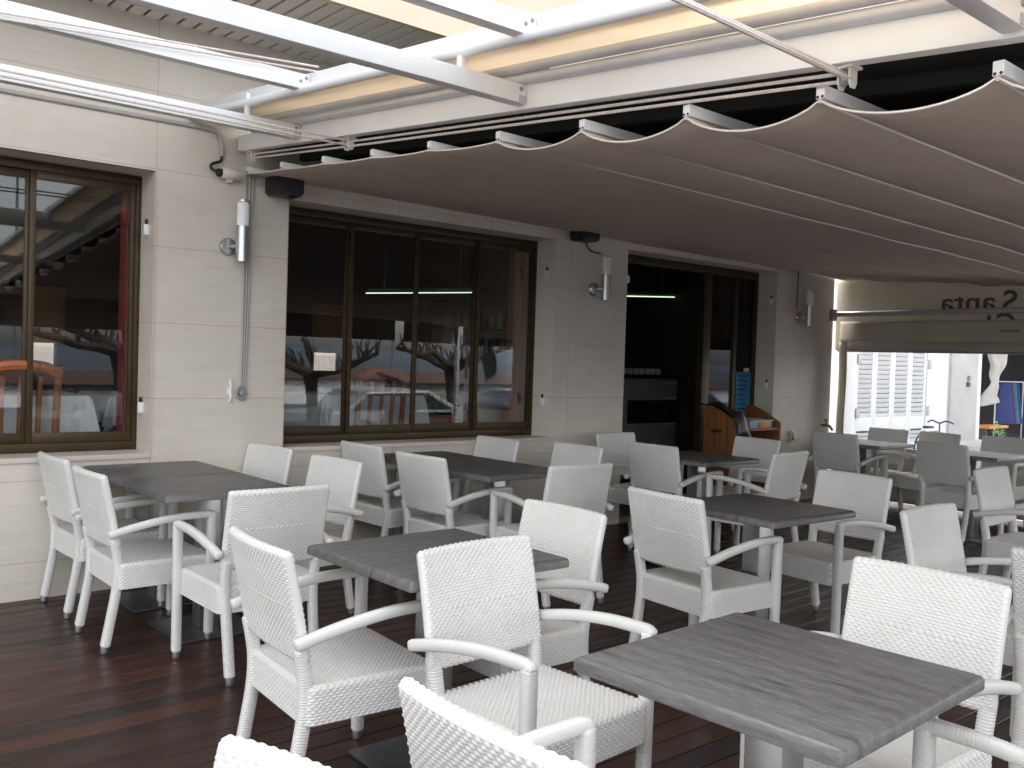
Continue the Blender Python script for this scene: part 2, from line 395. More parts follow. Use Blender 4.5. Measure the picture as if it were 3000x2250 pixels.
# upper storey, soffit
MB().box(-3.0, 20, -1.03, -.985, ZT-.014, 6.5).build('upper_facade', M_['facade'], bld)
sof = MB().box(-3.0, 20, -.984, .3, ZT+.004, ZT+.016).build('soffit', M_['groove'], bld)
mb = MB(); x = -3.0
while x < 19.9:
    mb.box(x+.011, x+.089, -.984, .02, ZT-.012, ZT+.0035); x += .10
mb.build('slats', M_['soffit'], sof)
# interior shell
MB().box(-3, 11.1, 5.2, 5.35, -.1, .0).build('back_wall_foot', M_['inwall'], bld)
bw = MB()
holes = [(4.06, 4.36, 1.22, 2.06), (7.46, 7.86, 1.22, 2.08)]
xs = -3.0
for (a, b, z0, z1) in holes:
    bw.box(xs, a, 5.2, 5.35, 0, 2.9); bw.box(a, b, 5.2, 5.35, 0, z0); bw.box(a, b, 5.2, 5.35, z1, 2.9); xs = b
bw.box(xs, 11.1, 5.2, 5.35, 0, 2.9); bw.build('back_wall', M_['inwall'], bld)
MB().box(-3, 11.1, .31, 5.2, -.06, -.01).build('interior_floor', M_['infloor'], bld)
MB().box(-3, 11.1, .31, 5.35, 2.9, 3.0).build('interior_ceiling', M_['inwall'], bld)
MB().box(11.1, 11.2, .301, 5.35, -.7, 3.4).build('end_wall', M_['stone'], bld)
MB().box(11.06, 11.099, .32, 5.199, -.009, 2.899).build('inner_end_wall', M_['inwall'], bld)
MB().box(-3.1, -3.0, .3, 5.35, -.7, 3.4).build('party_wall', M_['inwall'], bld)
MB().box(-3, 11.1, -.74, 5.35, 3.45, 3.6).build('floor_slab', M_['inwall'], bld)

def window(x0, x1, z0, z1, n):
    yf = .235; fr = MB(); t = .030; tb = .055
    fr.box(x0, x1, yf, yf+.065, z1-t-.02, z1); fr.box(x0, x1, yf, yf+.065, z0, z0+tb); fr.box(x0, x0+t, yf, yf+.065, z0+tb, z1-t-.02); fr.box(x1-t, x1, yf, yf+.065, z0+tb, z1-t-.02)
    w = (x1-x0-2*t)/n; xs_ = [x0+t+k*w for k in range(n+1)]
    wd = fr.build('window', M_['bronze'], bld, bevel=.003)
    for k in range(n):
        s_ = MB(); a, b = xs_[k], xs_[k+1]; yo = yf+(.012 if k % 2 else .034); q = .027
        s_.box(a-.006, a+q, yo, yo+.022, z0+tb, z1-t-.02); s_.box(b-q, b+.006, yo, yo+.022, z0+tb, z1-t-.02)
        s_.box(a+q, b-q, yo, yo+.022, z0+tb, z0+tb+.06); s_.box(a+q, b-q, yo, yo+.022, z1-t-.07, z1-t-.02)
        s_.build('sash', M_['bronze'], wd, bevel=.002)
        MB().box(a+q-.006, b-q+.006, yo+.008, yo+.014, z0+tb+.05, z1-t-.06).build('pane', M_['glass'], wd)
    return wd
window(XL0, XL1, SILL, ZL-.005, 4); window(XW0, XW1, SILL, ZW-.005, 4)
# sliding door
fr = MB(); yf = .235
fr.box(XD0, XD1, yf, yf+.065, ZD-.08, ZD-.003); fr.box(XD0, XD0+.06, yf, yf+.065, 0, ZD-.08); fr.box(XD1-.05, XD1, yf, yf+.065, 0, ZD-.08)
fr.box(9.17, 9.29, yf-.01, yf+.075, 0, ZD-.08); fr.box(9.29, XD1-.05, yf+.01, yf+.05, 0, .12); fr.box(9.70, 9.755, yf+.005, yf+.055, .12, ZD-.08)
dr = fr.build('sliding_door', M_['bronze'], bld, bevel=.003)
MB().box(9.285, 9.705, yf+.025, yf+.031, .11, ZD-.075).build('pane', M_['glass'], dr)
MB().box(9.75, XD1-.045, yf+.025, yf+.031, .11, ZD-.075).build('pane', M_['glass'], dr)
# shutter stops on the reveals
for (x, y, z, sx) in ((XL1, .10, 2.165, -1), (XL1, .135, 1.075, -1), (XW1, .09, 2.17, -1), (XW1, .10, 1.10, -1), (XD1, .06, 2.15, -1), (XD1, .08, 1.26, -1), (XD0, .012, 2.20, 1)):
    s_ = MB().box(x+sx*.03 if sx < 0 else x, x if sx < 0 else x+.03, y-.014, y+.014, z-.035, z+.03).build('shutter_stop', M_['white'], bld, bevel=.004)
    MB().box(x+sx*.022 if sx < 0 else x+.006, x+sx*.008 if sx < 0 else x+.02, y-.006, y+.006, z+.03, z+.06).build('pin', M_['black'], s_)

# ------------------------------------------------------------------ wall fittings
def wall_lamp(x, ztop, label, first=[None]):
    if first[0] is None:
        t = thing('wall_lamp', label, 'wall lamp', (x, 0, ztop-.2), 0, 'steel wall lamps')
        MB().lathe((0, -.10, 0), [(.030, -.196), (.040, -.195), (.040, .028), (.034, .029)], 24).build('lamp_body', M_['steel'], t, smooth=True)
        MB().lathe((0, -.10, 0), [(.034, .0285), (.0385, .030), (.0385, .172), (.035, .176)], 24).build('lamp_shade', M_['frost'], t, smooth=True)
        MB().lathe((0, -.10, 0), [(.0385, .178), (.040, .179), (.040, .188), (.018, .190), (.018, .198), (.012, .2)], 24).build('lamp_cap', M_['steel'], t, smooth=True)
        m_ = MB().lathe((-.055, 0, -.10), [(.056, 0.0), (.056, -.012), (.048, -.022), (.02, -.026)], 24, 'y'); m_.build('wall_plate', M_['steel'], t, smooth=True)
        MB().tube([(-.055, -.02, -.10), (-.05, -.06, -.10), (-.03, -.085, -.10)], .014, 10).build('bracket', M_['steel'], t, smooth=True)
        first[0] = t; return t
    c = dup(first[0]); c.location = (x, 0, ztop-.2); c['label'] = label; return c
wall_lamp(4.112, 2.40, 'steel cylinder wall lamp beside the pale cables on the left stone pier')
wall_lamp(7.405, 2.375, 'steel wall lamp between the wide window and the doorway')
wall_lamp(10.56, 2.305, 'steel wall lamp right of the doorway, above the tap')

def speaker(x, z, label, first=[None]):
    if first[0] is None:
        t = thing('speaker', label, 'speaker', (x, 0, z), 0, 'black wall speakers')
        b = MB(); pr = [(-.10, -.045), (-.075, -.066), (.08, -.066), (.10, -.04), (.10, .045), (.075, .066), (-.08, .066), (-.10, .045)]
        b.prism(pr, .16, lambda a, c_, h: (a, -.05-h, c_)); b.build('cabinet', M_['black'], t, bevel=.008)
        MB().prism([(-.085, -.05), (.085, -.05), (.085, .05), (-.085, .05)], .01, lambda a, c_, h: (a, -.212-h, c_)).build('grille', M_['rubber'], t, bevel=.003)
        MB().tube([(.05, -.06, .06), (.14, -.05, .065), (.16, -.02, .05), (.16, 0, .04)], .008, 8).build('bracket', M_['black'], t, smooth=True)
        first[0] = t; return t
    c = dup(first[0]); c.location = (x, 0, z); c['label'] = label; return c
speaker(4.375, 2.512, 'black speaker under the canopy edge at the left pier')
speaker(7.10, 2.515, 'black speaker above the lamp beside the doorway')
# speaker and lamp cables
tag(MB().tube(spline([(7.26, -.012, 2.52), (7.24, -.012, 2.45), (7.30, -.012, 2.40), (7.40, -.03, 2.385)], 6), .006, 6).build('lamp_cable', M_['black'], smooth=True), 'thin black cable looping from the right speaker to its lamp', 'cable', 'thin cables on the wall')
tag(MB().tube(spline([(10.46, -.01, 2.62), (10.46, -.01, 2.4), (10.45, -.01, 2.1)], 6), .007, 6).build('lamp_cable', M_['brass'], smooth=True), 'thin brown cable dropping to the lamp right of the doorway', 'cable', 'thin cables on the wall')
# conduit, motor box, drop cables
tag(MB().tube([(0, -.014, 2.80), (3.88, -.014, 2.818)]+spline([(3.94, -.014, 2.815), (3.985, -.014, 2.79), (4.0, -.014, 2.74)], 4)+[(4.0, -.014, 2.66)], .013, 10).build('conduit', M_['conduit'], smooth=True),
    'grey conduit pipe running along the wall above the left window', 'pipe')
tag(MB().tube(spline([(4.0, -.014, 2.67), (3.99, -.02, 2.63), (3.93, -.03, 2.60), (3.925, -.04, 2.57), (3.96, -.05, 2.555)], 5), .009, 8).build('loop_cable', M_['black'], smooth=True), 'short black cable loop under the conduit end', 'cable')
t = thing('motor_box', 'small white cylinder camera housing fixed on the left pier', 'housing', (4.04, -.05, 2.551))
MB().lathe((0, 0, 0), [(.03, -.055), (.034, -.05), (.034, .06), (.03, .065)], 20, 'x').build('body', M_['offwhite'], t, smooth=True)
MB().lathe((0, 0, 0), [(.022, -.085), (.026, -.08), (.026, -.056)], 16, 'x').build('lens_ring', M_['black'], t, smooth=True)
MB().box(-.01, .02, 0, .05, -.05, -.03).build('bracket', M_['offwhite'], t)
for i, (dx, z1, nm) in enumerate(((4.165, 1.19, 'left pale drop cable beside the wall lamp'), (4.19, 1.17, 'middle pale drop cable beside the wall lamp'), (4.215, 1.19, 'right pale drop cable beside the wall lamp'))):
    tag(MB().tube([(dx, -.012, 2.6), (dx-.006*i, -.012, 2.0), (dx-.012*i, -.012, z1)], .007, 8).build('drop_cable', M_['conduit'], smooth=True), nm, 'cable', 'cables down the left pier')
t = thing('cord_cleat', 'round cord reel at the bottom of the pale drop cables', 'cord reel', (4.165, 0, 1.17))
MB().tube([(.03*math.cos(a), -.02, .04*math.sin(a)) for a in np.linspace(0, 6.28, 20)], .008, 8).build('coil', M_['greymetal'], t, smooth=True)
MB().lathe((0, 0, 0), [(.018, 0), (.018, -.035), (.008, -.04)], 14, 'y').build('knob', M_['greymetal'], t, smooth=True)
t = thing('wall_cleat', 'white plastic rope cleat on the left pier', 'cleat', (4.09, 0, 1.18))
MB().tube(spline([(0, -.010, .075), (.002, -.022, .035), (0, -.016, 0), (.002, -.022, -.035), (0, -.010, -.07)], 5), [.003]+[.008]*19+[.003], 8).build('horn', M_['white'], t, smooth=True)
MB().box(-.012, .012, -.02, 0, -.02, .02).build('foot', M_['white'], t)
t = thing('water_tap', 'old brass water tap on the far pier of the stone wall', 'tap', (11.05, 0, .82))
MB().tube(spline([(0, 0, 0), (0, -.06, 0), (0, -.10, -.005), (.02, -.13, -.05)], 5), .014, 10).build('spout', M_['brass'], t, smooth=True)
MB().tube([(0, -.06, 0), (0, -.06, .06)], .009, 8).build('stem', M_['brass'], t, smooth=True)
MB().tube([(-.04, -.06, .065), (.04, -.06, .065)], .008, 8).build('handle', M_['brass'], t, smooth=True)
t = thing('socket_box', 'small beige socket box low on the far pier', 'socket', (10.448, 0, .71))
MB().box(-.035, .035, -.03, 0, -.06, .06).build('case', M_['offwhite'], t, bevel=.005)
MB().box(-.022, .022, -.036, -.03, -.045, .045).build('lid', M_['brass'], t, bevel=.002)
tag(MB().box(7.0, 7.16, -.02, -.004, .22, .30).build('cable_box', M_['black'], bevel=.004), 'small black box low on the pier behind the chairs', 'box')

# ------------------------------------------------------------------ pergola and canopy
SL = .0786
def zb(y): return 2.622+SL*y                # batten top at y (y negative towards the quay)
def zm(y): return 2.712+.0904*y             # underside of the main beam
XA = 4.16; XR = 11.28; YF = -6.75
pg = thing('pergola_frame', 'white aluminium pergola frame over the left half of the terrace', 'pergola')
MB().beam((4.128, -.02, zm(-.02)+.048), (4.128, YF, zm(YF)+.048), .056, .097).build('main_beam', M_['white'], pg, bevel=.004)
mb = MB()
mb.tube([(4.095, -.25, zm(-.25)+.118), (4.095, YF, zm(YF)+.118)], .023, 14); mb.build('roller_tube', M_['palealu'], pg, smooth=True)
MB().tube([(4.075, -.30, zm(-.30)+.163), (4.075, YF, zm(YF)+.163)], .024, 14).build('roller_tube', M_['palealu'], pg, smooth=True)
for (yy, z0) in ((-.846, 2.650), (-2.80, 2.474), (-4.70, 2.300), (-6.6, 2.13)):
    b = MB().box(-3, 4.098, yy-.03, yy+.03, z0, z0+.076).build('cross_beam', M_['white'], pg, bevel=.004)
    MB().lathe((4.07, yy-.03, z0+.055), [(.009, 0), (.009, -.005), (.004, -.008)], 10, 'y').build('bolt', M_['greymetal'], b)
    MB().box(4.06, 4.096, yy-.033, yy-.030, z0+.004, z0+.03).build('end_plate', M_['greyalu'], b)
    MB().box(3.786, 3.806, yy-.004, yy+.028, z0+.076, z0+.20).build('hanger', M_['white'], b, bevel=.003)
# upper carriage: tube with flat bar and its own cross beams
def zt(y): return 2.852+.0895*y
MB().tube([(3.80, .0, zt(0)+.022), (3.80, YF, zt(YF)+.022)], .024, 16).build('front_tube', M_['white'], pg, smooth=True)
MB().beam((3.86, -.03, zt(-.03)+.075), (3.86, YF, zt(YF)+.075), .045, .075).build('carriage_bar', M_['white'], pg, bevel=.005)
for (yy, z0) in ((-1.45, 2.745), (-3.15, 2.592), (-5.3, 2.40)):
    b = MB().box(-3, 3.835, yy-.03, yy+.03, z0, z0+.075).build('upper_beam', M_['white'], pg, bevel=.004)
    for (dx, dz) in ((-.035, .035), (-.005, .055), (-.005, .02)):
        MB().lathe((3.82+dx, yy-.03, z0+dz), [(.008, 0), (.008, -.004), (.004, -.007)], 10, 'y').build('bolt', M_['greymetal'], b)
# cream fabric strip gathered between the front tube and the rollers
P = []
for i in range(61):
    yy = -.02+(YF+.02)*i/60; row = []
    for j in range(11):
        s_ = j/10; a = Vector((3.80, yy, zt(yy)+.03)); b = Vector((4.062, yy, zm(yy)+.178)); p = a.lerp(b, s_)
        p.z -= .030*math.sin(math.pi*s_)*(1+.25*math.sin(yy*2.2)) ; row.append(p)
    P.append(row)
st = tag(MB().grid(P).build('gathered_awning', M_['strip'], smooth=True), 'strip of cream awning fabric gathered beside the white main beam', 'awning')
sm = st.modifiers.new('thickness', 'SOLIDIFY'); sm.thickness = .003
# canopy
cn = thing('canopy', 'taupe fabric canopy sagging between white battens over the right half', 'canopy')
ys = [-.03]+[-.509-.5165*k for k in range(12)]
sags = [.004, .005, .006, .008, .012, .05, .062, .068, .062, .07, .06, .065]
for k, yy in enumerate(ys):
    b = MB(); z = zb(yy); dz = -.010
    b.beam((XA+.001, yy, z-.02), (XR, yy, z-.02-.07), .03, .04)
    bo = b.build('batten', M_['white'], cn, bevel=.003)
    for dy in (-.008, .008): MB().lathe((XA, yy+dy, z-.034), [(.0045, .002), (.0045, -.001)], 8, 'x').build('end_screw', M_['black'], bo)
def fab_z(x, yy):
    for k in range(len(ys)-1):
        if ys[k+1] <= yy <= ys[k]:
            s_ = (ys[k]-yy)/(ys[k]-ys[k+1]); z = zb(ys[k])*(1-s_)+zb(ys[k+1])*s_
            q = 1-(2*s_-1)**2
            return z-.044-sags[k]*(q**.8)*(.32+.68*math.exp(-(x-XA)/1.3)) - .10*(x-XA)/(XR-XA)
    return zb(yy)
rows = []
yl = []
for k in range(len(ys)-1):
    for q in range(14): yl.append(ys[k]+(ys[k+1]-ys[k])*q/14)
yl.append(ys[-1])
rng = np.random.RandomState(3); ph = rng.rand(8)*6.28
def wr(x, yy):
    w = max(0, (x-6.2)/5); return w*(.011*math.sin(5.1*x+2.3*yy+ph[0])*math.sin(2.2*yy*3+ph[1]+x)+.007*math.sin(11*yy+1.9*x+ph[2])+.006*math.sin(17*yy-3*x+ph[3]))
for yy in yl:
    rows.append([(XA+(XR-XA)*j/60, yy, fab_z(XA+(XR-XA)*j/60, yy)+wr(XA+(XR-XA)*j/60, yy)) for j in range(61)])
fb = MB().grid(rows).build('fabric', M_['canopy'], cn, smooth=True); sm = fb.modifiers.new('thickness', 'SOLIDIFY'); sm.thickness = .004; sm.offset = 1
pp = MB()
for yy in ys[5:]:
    pp.tube([(XA+(XR-XA)*j/30, yy, fab_z(XA+(XR-XA)*j/30, yy)+wr(XA+(XR-XA)*j/30, yy)-.005) for j in range(31)], .0055, 6)
pp.build('seam_welt', M_['offwhite'], cn, smooth=True)
MB().tube([(XA, yy, fab_z(XA, yy)-.001) for yy in yl], .003, 6).build('edge_hem', M_['offwhite'], cn, smooth=True)
rf = thing('roof_cover', 'dark opaque roof sheet hidden above the canopy', 'roof')
MB().add([(4.2, -.005, zm(-.005)+.06), (11.4, -.005, zm(-.005)+.06), (11.4, YF, zm(YF)+.06), (4.2, YF, zm(YF)+.06), (4.2, -.005, zm(-.005)+.085), (11.4, -.005, zm(-.005)+.085), (11.4, YF, zm(YF)+.085), (4.2, YF, zm(YF)+.085)], [(0,3,2,1),(4,5,6,7),(0,1,5,4),(1,2,6,5),(2,3,7,6),(3,0,4,7)]).build('sheet', M_['roof'], rf)
for k in range(9):
    xx = 4.55+k*.85; MB().beam((xx, -.03, zm(-.03)+.035), (xx, YF, zm(YF)+.035), .05, .05).build('purlin', M_['roof'], rf)
# pulleys and cords
def pulley(loc, label, first=[None]):
    if first[0] is None:
        t = thing('pulley', label, 'pulley', loc, 0, 'pulleys under the main beam')
        MB().box(-.03, .03, -.03, .03, .02, .028).build('mount', M_['offwhite'], t, bevel=.002)
        for sx in (-1, 1): MB().prism([(-.022, .028), (.022, .028), (.022, -.02), (.012, -.036), (-.012, -.036), (-.022, -.02)], .004, lambda a, c_, h, sx=sx: (a, sx*.018+h, c_)).build('cheek', M_['offwhite'], t, bevel=.001)
        MB().lathe((0, 0, -.008), [(.018, -.012), (.014, 0), (.018, .012)], 16, 'y').build('wheel', M_['greymetal'], t, smooth=True)
        first[0] = t; return t
    c = dup(first[0]); c.location = loc; c['label'] = label; return c
P0, P1, P2 = (4.15, -.13, zm(-.13)-.03), (4.15, -1.33, zm(-1.33)-.03), (4.15, -4.22, zm(-4.22)-.03)
pulley(P0, 'pulley under the main beam at the wall end'); pulley(P1, 'pulley under the main beam near its wall end, where cords turn'); pulley(P2, 'pulley under the main beam at the right, with two cords rising left')
for d, nm in ((.012, 'upper'), (-.012, 'lower')):
    tag(MB().tube([(P0[0], P0[1], P0[2]+d), (P1[0], P1[1], P1[2]+d-.004), (P2[0], P2[1], P2[2]+d)], .006, 6).build('cord', M_['rope'], smooth=True), nm+' cord running along the underside of the main beam', 'cord', 'pergola cords')
    tag(MB().tube([(-3, -1.33, 2.575+d), (P1[0], P1[1], P1[2]+d)], .0055, 6).build('cord', M_['rope'], smooth=True), nm+' cord across the lowest left cross beam to its pulley', 'cord', 'pergola cords')
    tag(MB().tube([(-1, -4.17+d, 2.44), (P2[0], P2[1]+d, P2[2]+d)], .0075, 6).build('cord', M_['rope'], smooth=True), nm+' cord dropping to the right pulley from the top', 'cord', 'pergola cords')
    tag(MB().tube([(-1, -1.46, 2.50+d), (3.86, -1.52, 2.845+d)], .005, 6).build('cord', M_['rope'], smooth=True), nm+' cord crossing the left upper beam', 'cord', 'pergola cords')
# front valance behind the camera (seen mirrored in the glass)
vl = thing('front_valance', 'cream valance along the quay edge of the canopy', 'valance')
for k, (a, b, z0) in enumerate(((4.2, 7.9, 1.67), (7.98, 10.05, 1.70), (10.22, 11.35, 1.69))):
    MB().box(a, b, YF-.03, YF-.024, z0, 2.12).build('panel', M_['canopy'], vl)
MB().box(4.1, 11.4, YF-.02, YF+.04, 2.06, 2.16).build('edge_beam', M_['white'], vl, bevel=.004)
for xx in (4.15, 11.36): MB().box(xx-.03, xx+.03, YF-.02, YF+.04, -.0, 2.06).build('post', M_['greyalu'], vl, bevel=.004)

# ------------------------------------------------------------------ right side: valance with lettering, clear curtain, roller
sv = thing('side_valance', 'cream side valance with mirrored grey lettering at the far end', 'valance')
P = []
for i in range(41):
    yy = .03-6.6*i/40
    P.append([(11.33+.012*math.sin(yy*7+z*2), yy, z) for z in np.linspace(1.675, min(2.56, zb(yy)-.10), 10)])
o = MB().grid(P).build('fabric', M_['valance'], sv, smooth=True); sm = o.modifiers.new('thickness', 'SOLIDIFY'); sm.thickness = .003
MB().box(11.318, 11.342, -6.57, .0, 1.655, 1.677).build('hem_bar', M_['greymetal'], sv, bevel=.004)
def lettering(txt, size, y0, z0, parent, x=11.306, sx=1):
    cu = bpy.data.curves.new('letters', 'FONT'); cu.body = txt; cu.size = size; cu.extrude = .001; cu.offset = size*.012
    tmp = bpy.data.objects.new('letters_tmp', cu); C.objects.link(tmp); bpy.context.view_layer.update()
    me = bpy.data.meshes.new_from_object(tmp.evaluated_get(bpy.context.evaluated_depsgraph_get()))
    bpy.data.objects.remove(tmp)
    me.materials.clear(); me.materials.append(M_['print'])
    for v in me.vertices:
        a, b, c_ = v.co; v.co = (x+c_, y0+a*sx, z0+b)
    o = bpy.data.objects.new('lettering', me); C.objects.link(o); o.parent = parent; return o
lettering('S', .33, -1.93, 2.06, sv); lettering('anta', .26, -1.72, 2.10, sv, sx=1.28)
lettering('C', .29, -1.93, 1.86, sv); lettering('lara', .25, -1.70, 1.87, sv, sx=1.4)
rt = thing('roller_tube', 'slim grey roller pole under the side valance lettering', 'roller')
MB().tube([(11.2, .04, 2.075), (11.2, -6.5, 2.105)], .030, 14).build('pole', M_['greyalu'], rt, smooth=True)
MB().box(11.13, 11.23, -.035, -.003, 2.0, 2.13).build('bracket', M_['greymetal'], rt, bevel=.004)
cc = thing('clear_curtain', 'clear vinyl side curtain with cream fabric borders', 'curtain')
def wav(yy, z): return .012*math.sin(yy*5.1+1)+.008*math.sin(z*6+yy*2)
def sheet(y0, y1, z0, z1, name, mat, x=11.27, th=.003, ny=24, nz=10):
    P = [[(x+wav(yy, z), yy, z) for z in np.linspace(z0, z1, nz)] for yy in np.linspace(y0, y1, ny)]
    o = MB().grid(P).build(name, mat, cc, smooth=True); q = o.modifiers.new('thickness', 'SOLIDIFY'); q.thickness = th; return o
sheet(-.055, -6.4, 1.775, 1.995, 'top_border', M_['cream'])
sheet(-.05, -.15, .0, 1.774, 'side_border', M_['cream'], ny=4, nz=30)
sheet(-.151, -6.4, .62, 1.774, 'clear_panel', M_['vinyl'], th=.001)
sheet(-.151, -6.4, .04, .62, 'lower_border', M_['cream'])
MB().box(11.235, 11.25, -1.98, -1.80, 1.87, 1.90).build('buckle', M_['greymetal'], cc, bevel=.004)

# ------------------------------------------------------------------ wicker armchairs
L_, Pv, AMP = .023, .0094, .0040
def weave(u, v):
    row = np.floor(v/Pv); ph_ = (row % 2)*.5
    a = .5+.5*np.cos(2*np.pi*(u/L_+ph_)); b = np.abs(np.sin(np.pi*v/Pv))**.7
    return AMP*(.10+.90*a**.8)*b
def backrest_mesh():
    W, T, Z0, Z1 = .241, .0165, .496, .843
    yc = np.concatenate([[-W, -W+.0006, -W+.002, -W+.005, -W+.009], np.linspace(-W+.015, W-.015, 128), [W-.009, W-.005, W-.002, W-.0006, W]])
    H = Z1-Z0-2*T; cap = math.pi*T
    nf = int(round(H/Pv))*4; na = 14
    sv_ = np.concatenate([np.linspace(0, H, nf, endpoint=False), H+np.linspace(0, cap, na, endpoint=False), H+cap+np.linspace(0, H, nf, endpoint=False), 2*H+cap+np.linspace(0, cap, na, endpoint=False)])
    rows = []
    for yy in yc:
        e = max(0, (abs(yy)-(W-.015))/.015); ts = math.sqrt(max(0.0, 1-e*e)); sh = .010*(1-ts)
        pts = []
        d = weave(np.full_like(sv_, yy), sv_)
        for s_, dd in zip(sv_, d):
            if s_ < H: n = (1, 0); p = (T, s_)
            elif s_ < H+cap: a = (s_-H)/T; n = (math.cos(a), math.sin(a)); p = (T*math.cos(a), H+T*math.sin(a))
            elif s_ < 2*H+cap: n = (-1, 0); p = (-T, 2*H+cap-s_)
            else: a = (s_-2*H-cap)/T; n = (-math.cos(a), -math.sin(a)); p = (-T*math.cos(a), -T*math.sin(a))
            lx = (p[0]+n[0]*dd)*ts; lz = p[1]+n[1]*dd
            lz = lz*(1-2*sh/H)+sh if True else lz
            q = max(0, min(1, lz/H))
            x = -.232-.052*q-.014*q*q*.8 - .024*(1-(yy/W)**2)*(.3+.7*q) + lx
            pts.append((x, yy, Z0+T+lz-.006*(1-(yy/W)**2)*(1 if q < .5 else -.4)))
        rows.append(pts)
    return MB().grid(rows, False, True)
def seat_mesh():
    m = MB(); X0, X1, HW, r = -.232, .232, .243, .035; Z0, Z1, rr = .302, .423, .018
    # rounded rectangle loop
    per = []
    st_ = .0036
    def arc(cx, cy, a0):
        for a in np.linspace(a0, a0+math.pi/2, 14, endpoint=False): per.append((cx+r*math.cos(a), cy+r*math.sin(a), math.cos(a), math.sin(a)))
    def line(ax, ay, bx, by, nx, ny):
        n = max(2, int(math.hypot(bx-ax, by-ay)/st_))
        for k in range(n): per.append((ax+(bx-ax)*k/n, ay+(by-ay)*k/n, nx, ny))
    line(X1, -HW+r, X1, HW-r, 1, 0); arc(X1-r, HW-r, 0); line(X1-r, HW, X0+r, HW, 0, 1); arc(X0+r, HW-r, math.pi/2)
    line(X0, HW-r, X0, -HW+r, -1, 0); arc(X0+r, -HW+r, math.pi); line(X0+r, -HW, X1-r, -HW, 0, -1); arc(X1-r, -HW+r, 1.5*math.pi)
    u = 0; us = []
    for k, p in enumerate(per):
        us.append(u); q = per[(k+1) % len(per)]; u += math.hypot(q[0]-p[0], q[1]-p[1])
    sc = round(u/L_)*L_/u; us = np.array(us)*sc
    nz = int((Z1-rr-Z0)/Pv*4); prof = [(0, z, 1, 0, z) for z in np.linspace(Z0, Z1-rr, nz)]
    for a in np.linspace(0, math.pi/2, 9)[1:]: prof.append((rr*(1-math.cos(a)), Z1-rr+rr*math.sin(a), math.cos(a), math.sin(a), Z1-rr+rr*a))
    rows = []
    for (ins, z, nh, nv, vv) in prof:
        d = weave(us, np.full_like(us, vv))
        rows.append([(p[0]-p[2]*ins+p[2]*nh*dd, p[1]-p[3]*ins+p[3]*nh*dd, z+nv*dd) for p, dd in zip(per, d)])
    m.grid(rows, False, True)
    xs_ = np.arange(X0+rr-.002, X1-rr+.002, Pv/3.6); yy_ = np.arange(-HW+rr-.002, HW-rr+.002, .0038)
    rows = []
    for x in xs_:
        d = weave(yy_, np.full_like(yy_, x))
        rows.append([(x, yv, Z1-.0008+dd-.006*math.sin(math.pi*(x-X0)/(X1-X0))*math.sin(math.pi*(yv+HW)/(2*HW))) for yv, dd in zip(yy_, d)])
    m.grid(rows); m.box(X0+.012, X1-.012, -HW+.012, HW-.012, Z0+.006, Z0+.02)
    return m
def ringed(path, r, pitch=.0092, n=12, ell=.62, amp=.0021, endround=True):
    P = [Vector(p) for p in path]; S = [0]
    for a, b in zip(P, P[1:]): S.append(S[-1]+(b-a).length)
    tot = S[-1]; N = max(8, int(tot/pitch*3)); out = []; rr = []
    for k in range(N+1):
        s_ = tot*k/N; i = max(0, min(len(P)-2, int(np.searchsorted(S, s_, 'right'))-1)); t = (s_-S[i])/max(1e-9, S[i+1]-S[i])
        out.append(P[i].lerp(P[i+1], t)); q = r+amp*abs(math.sin(math.pi*s_/pitch))
        if endround:
            e = min(s_, tot-s_)
            if e < r*.6: q *= math.sqrt(max(.08, 1-(1-e/(r*.6))**2))
        rr.append(q)
    return MB().tube(out, rr, n, True, ell)
chair = thing('wicker_armchair', 'x', 'armchair', (0, 0, 0), 0, 'white wicker armchairs around the tables')
backrest_mesh().build('backrest', M_['resin'], chair, smooth=True)
seat_mesh().build('seat', M_['resin'], chair, smooth=True)
for s_ in (1, -1):
    fl = ringed([(.205, .256*s_, .028), (.207, .257*s_, .35), (.208, .259*s_, .628)], .0202).build('front_leg', M_['resin'], chair, smooth=True)
    MB().lathe((.205, .256*s_, 0), [(.015, 0), (.017, .002), (.0185, .010), (.0185, .034)], 14).build('foot_cap', M_['cap'], fl, smooth=True)
    rl = ringed(spline([(-.272, .205*s_, .028), (-.246, .206*s_, .17), (-.226, .208*s_, .29), (-.220, .211*s_, .38), (-.226, .214*s_, .45), (-.243, .217*s_, .54)], 6), .0205).build('rear_leg', M_['resin'], chair, smooth=True)
    MB().lathe((-.273, .205*s_, 0), [(.015, 0), (.017, .002), (.0185, .010), (.0185, .034)], 14).build('foot_cap', M_['cap'], rl, smooth=True)
    ringed(spline([(.222, .261*s_, .612), (.205, .261*s_, .6275), (.15, .262*s_, .6295), (.05, .264*s_, .6265), (-.06, .266*s_, .614), (-.17, .267*s_, .594), (-.285, .268*s_, .566)], 8), .0174, pitch=.0085, amp=.0013).build('armrest', M_['resin'], chair, smooth=True)

